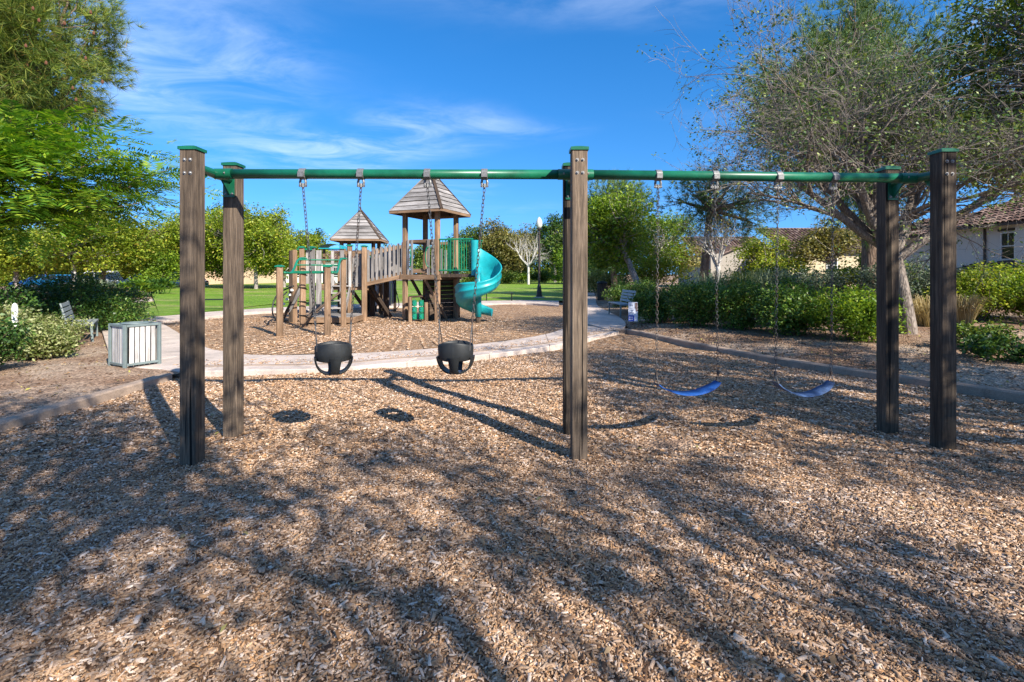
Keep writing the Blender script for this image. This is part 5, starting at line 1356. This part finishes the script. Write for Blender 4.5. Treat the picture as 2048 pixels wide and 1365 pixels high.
for i, (u, v, D, rr_, hh, mt, lab) in enumerate(((200, 607, 27, .9, 1.15, L_BLUEG, "pale blue green grass clump by the branch path"), (210, 612, 25.5, .8, .8, L_DRY, "straw coloured grass clump beside the branch path"), (150, 606, 27, .9, 1.0, L_DRY, "dry grass clump in front of the blue car"), (180, 604, 29, 1.0, 1.15, L_BLUEG, "pale grass clump behind the straw coloured one"))):
    q = P(u, v, D); grass("grass_clump", lab, (q.x, D, .08), rr_, hh, mt, 420, 220 + i, "grass clumps by the branch path", w=.012)
for i, (u, D) in enumerate(((262, 30.5), (300, 32.5), (328, 34))):
    q = P(u, 600, D); rosette("succulent_clump", ("broad leaved succulent clump beside the far bench", "dark broad leaved succulent clump in the middle of the row by the branch path", "broad leaved succulent clump below the shorter lamp post")[i], (q.x, D, .08), 1.15, L_BRIGHT if i == 0 else L_HEDGE, 9, 230 + i, "succulents by the branch path")

# ------------------------------------------------------------------ houses
def m_stucco(name, c):
    t = NT(name); v = t.coord("World"); t.color(t.ramp(t.noise(v, .7, 4), [(.3, tuple(x * .9 for x in c)), (.7, c)])); t.bump(t.noise(v, 60, 4), .3, .01); return t.set(.9, 0, .15)
ST_W, ST_Y, ST_G, ST_P = m_stucco("white_stucco", (.74, .71, .66)), m_stucco("cream_stucco", (.60, .50, .33)), m_stucco("sand_stucco", (.40, .36, .31)), m_stucco("peach_stucco", (.62, .44, .29))
def m_tile():
    t = NT("clay_tile"); oi = t.new("ShaderNodeObjectInfo").outputs["Random"]; ri = t.new("ShaderNodeNewGeometry").outputs["Random Per Island"]
    c = t.ramp(t.math('FRACT', t.math('ADD', oi, ri), 0.0), [(0, (.085, .048, .038)), (.5, (.17, .105, .080)), (1, (.27, .185, .145))])
    t.color(t.mix(1.0, c, t.ramp(t.noise(t.coord("World"), 4, 4), [(.3, .75), (.7, 1.15)]), 'MULTIPLY')); return t.set(.85, 0, .2)
M_TILE = m_tile()
gl_ = NT("window_glass"); gl_.color((.015, .022, .028)); M_GLASS = gl_.set(.06, 0, .6)
M_TRIM = m_plain("dark_trim", (.055, .045, .04), .6); M_FASC = m_plain("brown_fascia", (.07, .045, .035), .6)
def tile_mesh(L_=.42, w=.27):
    m = MB(); rows = []
    for i, (y, k) in enumerate(((0, 1.0), (L_, .82))):
        rows.append([(math.cos(a) * w / 2 * k, y, math.sin(a) * w * .33 * k + (.03 if i == 0 else 0)) for a in [math.pi * j / 5 for j in range(6)]])
    m.sheet(rows); me = m.mesh("roof_tile", True); me.materials.append(M_TILE); return me
TILE = tile_mesh()
def tile_roof(parent, e0, e1, up, run, single_max=0, inset0=0.0, inset1=0.0):
    """rows of barrel tiles from the eave e0->e1 up the slope; inset = hip cut per metre of run"""
    e0, e1, up = Vector(e0), Vector(e1), Vector(up).normalized(); d = (e1 - e0).normalized(); W_ = (e1 - e0).length; n = d.cross(up).normalized()
    if n.z < 0: n = -n
    pan = MB(); i0, i1 = inset0 * run, inset1 * run
    pan.add([e0, e1, e1 + up * run - d * i1, e0 + up * run + d * i0], [(0, 1, 2, 3)]); po = pan.build("roof", M_TILE, parent)
    cnt = 0; J = []; M3 = Matrix((d, up, n)).transposed()
    rows = int(run / .36)
    for r_ in range(rows):
        for k in range(int(W_ / .285)):
            x = (k + .5) * .285; y = r_ * .36
            if x < inset0 * y or x > W_ - inset1 * y: continue
            p = e0 + d * x + up * (y - .06) + n * (.02 + R.uniform(-.006, .010))
            M = Matrix.Translation(p) @ M3.to_4x4() @ Matrix.Rotation(R.uniform(-.03, .03), 4, 'Z')
            if cnt < single_max: link(bpy.data.objects.new("roof_tile", TILE), po, M); cnt += 1
            else: J.append(M)
    if J:
        tv = np.array([tuple(v.co) for v in TILE.vertices]); tq = np.array([list(p.vertices) for p in TILE.polygons]); Ms = np.array([[list(r) for r in M] for M in J])
        V = np.einsum('kij,vj->kvi', Ms[:, :3, :3], tv) + Ms[:, None, :3, 3]; Q = tq[None] + (np.arange(len(J)) * len(tv))[:, None, None]
        Mi = WM[parent].inverted(); V = V.reshape(-1, 3) + np.array(Mi.translation); o = np_obj("roof_tiles", np_mesh("roof_tiles", V, Q.reshape(-1, 4)), M_TILE, po, WM[parent]); o["kind"] = "stuff"
    return po
def window(parent, c, w, h, nrm, trim=True):
    c = Vector(c); nrm = Vector(nrm).normalized(); s_ = Vector((-nrm.y, nrm.x, 0)); Z = Vector((0, 0, 1))
    def slab_(name, a, z, ww, hh, d0, d1, mat, par):
        m = MB(); q = [c + s_ * (a + sx * ww / 2) + Z * (z + sz * hh / 2) + nrm * dd for dd in (d0, d1) for sz in (-1, 1) for sx in (-1, 1)]
        m.add(q, [(0, 2, 3, 1), (4, 5, 7, 6), (0, 1, 5, 4), (2, 6, 7, 3), (0, 4, 6, 2), (1, 3, 7, 5)]); return m.build(name, mat, par)
    wd = slab_("window", 0, 0, w, h, -.02, .012, M_GLASS, parent)
    for a in (-w / 2, w / 2): slab_("frame", a, 0, .06, h + .06, .0, .05, M_WHITE, wd)
    for z in (-h / 2, h / 2): slab_("frame", 0, z, w - .06, .06, .0, .047, M_WHITE, wd)
    slab_("glazing_bar", 0, 0, w - .06, .05, .0, .04, M_WHITE, wd); slab_("glazing_bar", 0, h * .25, .03, h * .5 - .1, .0, .03, M_WHITE, wd)
    if trim:
        slab_("lintel", 0, h / 2 + .14, w + .30, .11, .0, .06, M_TRIM, wd); slab_("sill", 0, -h / 2 - .12, w + .30, .10, .0, .09, M_TRIM, wd)
# right-hand house: wall faces the path, lit only by the sky
hr = thing("house", "white stucco house with brown tiled roof behind the yellow green hedge", "house", (27, 22, 0))
MB().box((28.4, 19.3, 1.9), (10.0, 15.0, 4.2)).build("wall", ST_W, hr)
MB().box((23.27, 20.9, 1.85), (.26, 4.2, 4.0)).build("wall", ST_W, hr)
MB().box((30.2, 29.8, 1.9), (10.0, 6.0, 4.1)).build("wall", ST_W, hr)
tile_roof(hr, (22.75, 27.2, 3.90), (22.75, 11.5, 3.90), (.90, 0, .42), 5.4, 260, .45, .45)
tile_roof(hr, (24.4, 32.8, 3.85), (24.4, 26.9, 3.85), (.90, 0, .42), 3.0, 0)
tile_roof(hr, (33.6, 27.3, 3.90), (22.75, 27.3, 3.90), (0, -.90, .42), 5.0, 0, .9, .9)
plank("fascia", (22.78, 27.2, 3.86), (22.78, 11.5, 3.86), .14, .05, M_FASC, hr, (-1, 0, 0)); plank("fascia", (24.45, 32.8, 3.80), (24.45, 27.25, 3.80), .12, .05, M_FASC, hr, (-1, 0, 0))
window(hr, (23.39, 23.55, 2.86), .66, 1.26, (-1, 0, 0)); window(hr, (25.19, 29.6, 2.6), .6, 1.3, (-1, 0, 0))
MB().tube([(23.34, 24.7, 3.85), (23.34, 24.7, -.05)], .05, 8).build("downpipe", M_TRIM, hr)
tile_roof(hr, (21.7, 25.2, 1.55), (21.7, 22.3, 1.55), (.92, 0, .25), 1.8, 0); plank("fascia", (21.72, 25.2, 1.50), (21.72, 22.3, 1.50), .12, .05, M_FASC, hr, (-1, 0, 0))
for y in (22.5, 25.0): MB().box((21.95, y, .7), (.35, .3, 1.55)).build("porch_post", ST_W, hr)
# houses behind the pines
hm = thing("house", "cream house with long tiled roof behind the grey green bushes", "house", (26, 42, 0))
MB().box((28.0, 42.0, 1.7), (14.0, 8.0, 3.8)).build("wall", ST_Y, hm)
tile_roof(hm, (20.4, 37.6, 3.35), (35.2, 37.6, 3.35), (0, .88, .40), 5.0, 0); plank("fascia", (20.4, 37.62, 3.30), (35.2, 37.62, 3.30), .14, .05, M_FASC, hm)
for x in (21.9, 24.3, 27.0): window(hm, (x, 37.99, 2.2), .8, 1.2, (0, -1, 0))
hg = thing("house", "sand coloured gabled house with tiled roof next to the cream house", "house", (19, 44, 0))
MB().box((19.5, 45.0, 1.5), (6.4, 8.0, 3.4)).build("wall", ST_G, hg)
m = MB(); m.add([(17.5, 40.99, 3.2), (21.5, 40.99, 3.2), (19.5, 40.99, 4.0), (17.5, 44, 3.2), (21.5, 44, 3.2), (19.5, 44, 4.0)], [(0, 1, 2), (5, 4, 3), (0, 2, 5, 3), (1, 4, 5, 2)]); m.build("gable_wall", ST_G, hg)
tile_roof(hg, (17.2, 44, 3.10), (17.2, 40.7, 3.10), (.92, 0, .38), 2.5, 0); tile_roof(hg, (21.8, 40.7, 3.10), (21.8, 44, 3.10), (-.92, 0, .38), 2.5, 0)
tile_roof(hg, (16.0, 43.5, 3.15), (23.2, 43.5, 3.15), (0, .90, .42), 4.6, 0)
window(hg, (19.5, 40.98, 2.1), .8, 1.2, (0, -1, 0))
hl = thing("house", "peach stucco house glimpsed behind the street trees and parked cars", "house", (-46, 62, 0))
MB().box((-50, 66, 2.6), (34, 8, 5.6)).build("wall", ST_P, hl)
tile_roof(hl, (-67.5, 61.6, 5.3), (-32.5, 61.6, 5.3), (0, .9, .42), 5.0, 0)
for x in (-62, -56, -50, -44, -38): window(hl, (x, 61.99, 3.6), 1.1, 1.4, (0, -1, 0))
hw = thing("house", "white walled building glimpsed behind the round lawn trees", "house", (-30, 72, 0))
MB().box((-30, 74, 1.6), (16, 6, 3.5)).build("wall", ST_W, hw); tile_roof(hw, (-38.4, 70.6, 3.3), (-21.6, 70.6, 3.3), (0, .9, .42), 4.0, 0)
for x in (-35, -30, -25): window(hw, (x, 70.99, 1.9), 1.1, 1.2, (0, -1, 0))

# ------------------------------------------------------------------ parked cars at the far left
def car(loc, rz, paint, label, tall=0.0):
    t = thing("parked_car", label, "car", loc, rz, "cars parked along the far street"); T = lambda x, y, z: WM[t] @ Vector((x, y, z))
    # lower body: side profile extruded, tapered a little towards the top; cabin above
    prof = [(-2.1, .28), (-2.18, .55), (-2.12, .80), (-1.65, .90 + tall * .4), (-1.0, .95), (.95, .95), (1.75, .88), (2.12, .70), (2.2, .45), (2.1, .28)]
    m = MB(); n = len(prof); rings = []
    for y, k in ((-.86, .94), (-.90, 1.0), (.90, 1.0), (.86, .94)): rings.append([T(x * (1 if abs(y) < .88 else 1.0), y, .30 + (z - .30) * k) for x, z in prof])
    m.add([p for r in rings for p in r], [(i * n + k, i * n + (k + 1) % n, (i + 1) * n + (k + 1) % n, (i + 1) * n + k) for i in range(3) for k in range(n)] + [tuple(range(n)), tuple(range(4 * n - 1, 3 * n - 1, -1))])
    m.build("body", paint, t, True)
    h = 1.42 + tall; b_ = [(-1.75 - tall * .6, .92), (1.15, .92)]; tp = [(-1.25 - tall * .8, h), (.30, h)]
    def cab(name, mat, s, zl, zh, grow=0):
        m = MB(); lerp = lambda a, b, q: a + (b - a) * q; q0, q1 = zl, zh; vs_ = []
        for q in (q0, q1):
            x0, x1, z, w = lerp(b_[0][0], tp[0][0], q) - grow, lerp(b_[1][0], tp[1][0], q) + grow, lerp(.92, h, q), lerp(.84, .66, q) + grow
            vs_ += [T(x0, -w, z), T(x1, -w, z), T(x1, w, z), T(x0, w, z)]
        m.add(vs_, [(3, 2, 1, 0), (4, 5, 6, 7), (0, 1, 5, 4), (1, 2, 6, 5), (2, 3, 7, 6), (3, 0, 4, 7)]); return m.build(name, mat, t)
    cab("window_band", M_GLASS, 0, -.02, .88); cab("roof", paint, 0, .86, 1.0, .015)
    for x in (-.45, 1.0, -1.55):
        for s in (-1, 1): plank("pillar", T(x if x != 1.0 else 1.08, s * .845, .90), T(x * .9 if x != 1.0 else .34, s * .675, h - .02), .08, .03, paint, t)
    for x in (-1.35, 1.35):
        for s in (-1, 1):
            m = MB(); m.tube([T(x, s * .74, .32), T(x, s * .90, .32), T(x, s * .92, .32)], [.32, .32, .27], 18); wh = m.build("wheel", M_RUBBER, t)
            m = MB(); m.tube([T(x, s * .915, .32), T(x, s * .93, .32)], [.20, .15], 12); m.build("rim", M_STEEL, wh)
    for s in (-1, 1):
        MB().box(T(2.12, s * .62, .66), (.12, .30, .14), Matrix.Rotation(rz, 3, 'Z')).build("headlight", M_WHITE, t); MB().box(T(-2.12, s * .65, .70), (.10, .26, .16), Matrix.Rotation(rz, 3, 'Z')).build("tail_light", m_plain("red_lens", (.35, .01, .01), .3), t)
def m_paint(name, c):
    t = NT(name); t.color(c); t.b.inputs["Coat Weight"].default_value = .8; return t.set(.35, .2)
PB, PB2, PW = m_paint("blue_car_paint", (.012, .07, .30)), m_paint("light_blue_car_paint", (.02, .20, .42)), m_paint("white_car_paint", (.70, .70, .70))
car((-43.0, 46.0, .05), math.radians(200), PB, "dark blue parked car behind the shrubs under the feathery tree")
car((-41.0, 45.2, .05), math.radians(185), PB2, "light blue parked car between the pale trunk and the dark blue car")
car((-39.5, 47.5, .05), math.radians(180), PW, "white parked van behind the tall grasses", .35)
car((-34.6, 47.0, .05), math.radians(175), PW, "white parked car behind the succulents and willowy bush", .1)
car((-33.0, 50.0, .05), math.radians(178), PW, "white parked car nearest the round lawn trees", .25)

for i, (u, D, w) in enumerate(((20, 55, 4.5), (110, 55, 4.5), (190, 56, 4.5), (270, 58, 4.5), (350, 62, 4.5))):
    shrub("street_hedge", "yellow green hedge before the peach house, %s from the white parked cars" % ("fifth", "fourth", "third", "second", "first")[i], ((u - 1024) / F * D, D, .05), (w, 1.8, 4.0), L_YELLOW, 9000, .26, 240 + i, 12, "hedges along the far street", cat="hedge", sig=.22)

# brown cones on the pine
pine = next(o for o in COL.objects if o.get("label", "").startswith("long needled pine"))
cone_m = m_plain("cone_brown", (0.12, 0.045, 0.020), .9, 0, .5, 60)
for k in range(16):
    q = P(R.uniform(40, 225), R.uniform(15, 265), R.uniform(10.9, 12.2)); m = MB(); m.lathe([(.01, -.05), (.024, -.04), (.030, -.01), (.022, .02), (.006, .045)], q, 7); m.build("cone", cone_m, pine)
# fallen leaves: uncountable litter on the beds and a few on the chips
def litter(name, label, pts, size, mat, seed):
    rng = np.random.default_rng(seed); pts = np.array(pts); V, Q = leaves(pts, size, rng, 1.6, 2.2); o = np_obj(name, np_mesh(name, V, Q), mat); tag(o, label, "fallen leaves", kind="stuff")
L_FALL = m_leaf("fallen_leaf", [(0, (0.12, 0.06, 0.03)), (0.5, (0.30, 0.17, 0.08)), (0.85, (0.42, 0.31, 0.18)), (1, (0.30, 0.27, 0.06))], .8, .1, (1, .9, .6))
pr = []
while len(pr) < 4200:
    y = R.uniform(3.5, 17); ex = np.interp(y, CYL, CXL) + .17; x = ex + R.expovariate(.45)
    if x < 15: pr.append((x, y, soil_z(x, y) + .012))
litter("fallen_leaves", "brown leaf litter on the soil between the curb and the hedge", pr, .055, L_FALL, 301)
pls = [(x, y, soil_z(x, y) + .012) for x, y in ((R.uniform(-12, -5.3), R.uniform(3.5, 12)) for _ in range(1800)) if x < -5.3 - max(0, y - 7.7) * 1.1]
litter("fallen_leaves", "brown leaf litter on the soil around the litter bin", pls, .05, L_FALL, 302)
px_, py_ = scatter(520, 2.0, 9.0, NR)
litter("fallen_leaves", "few dry leaves lying on the wood chips", np.stack([px_, py_, bz(px_, py_) + .022], 1), .045, L_FALL, 303)
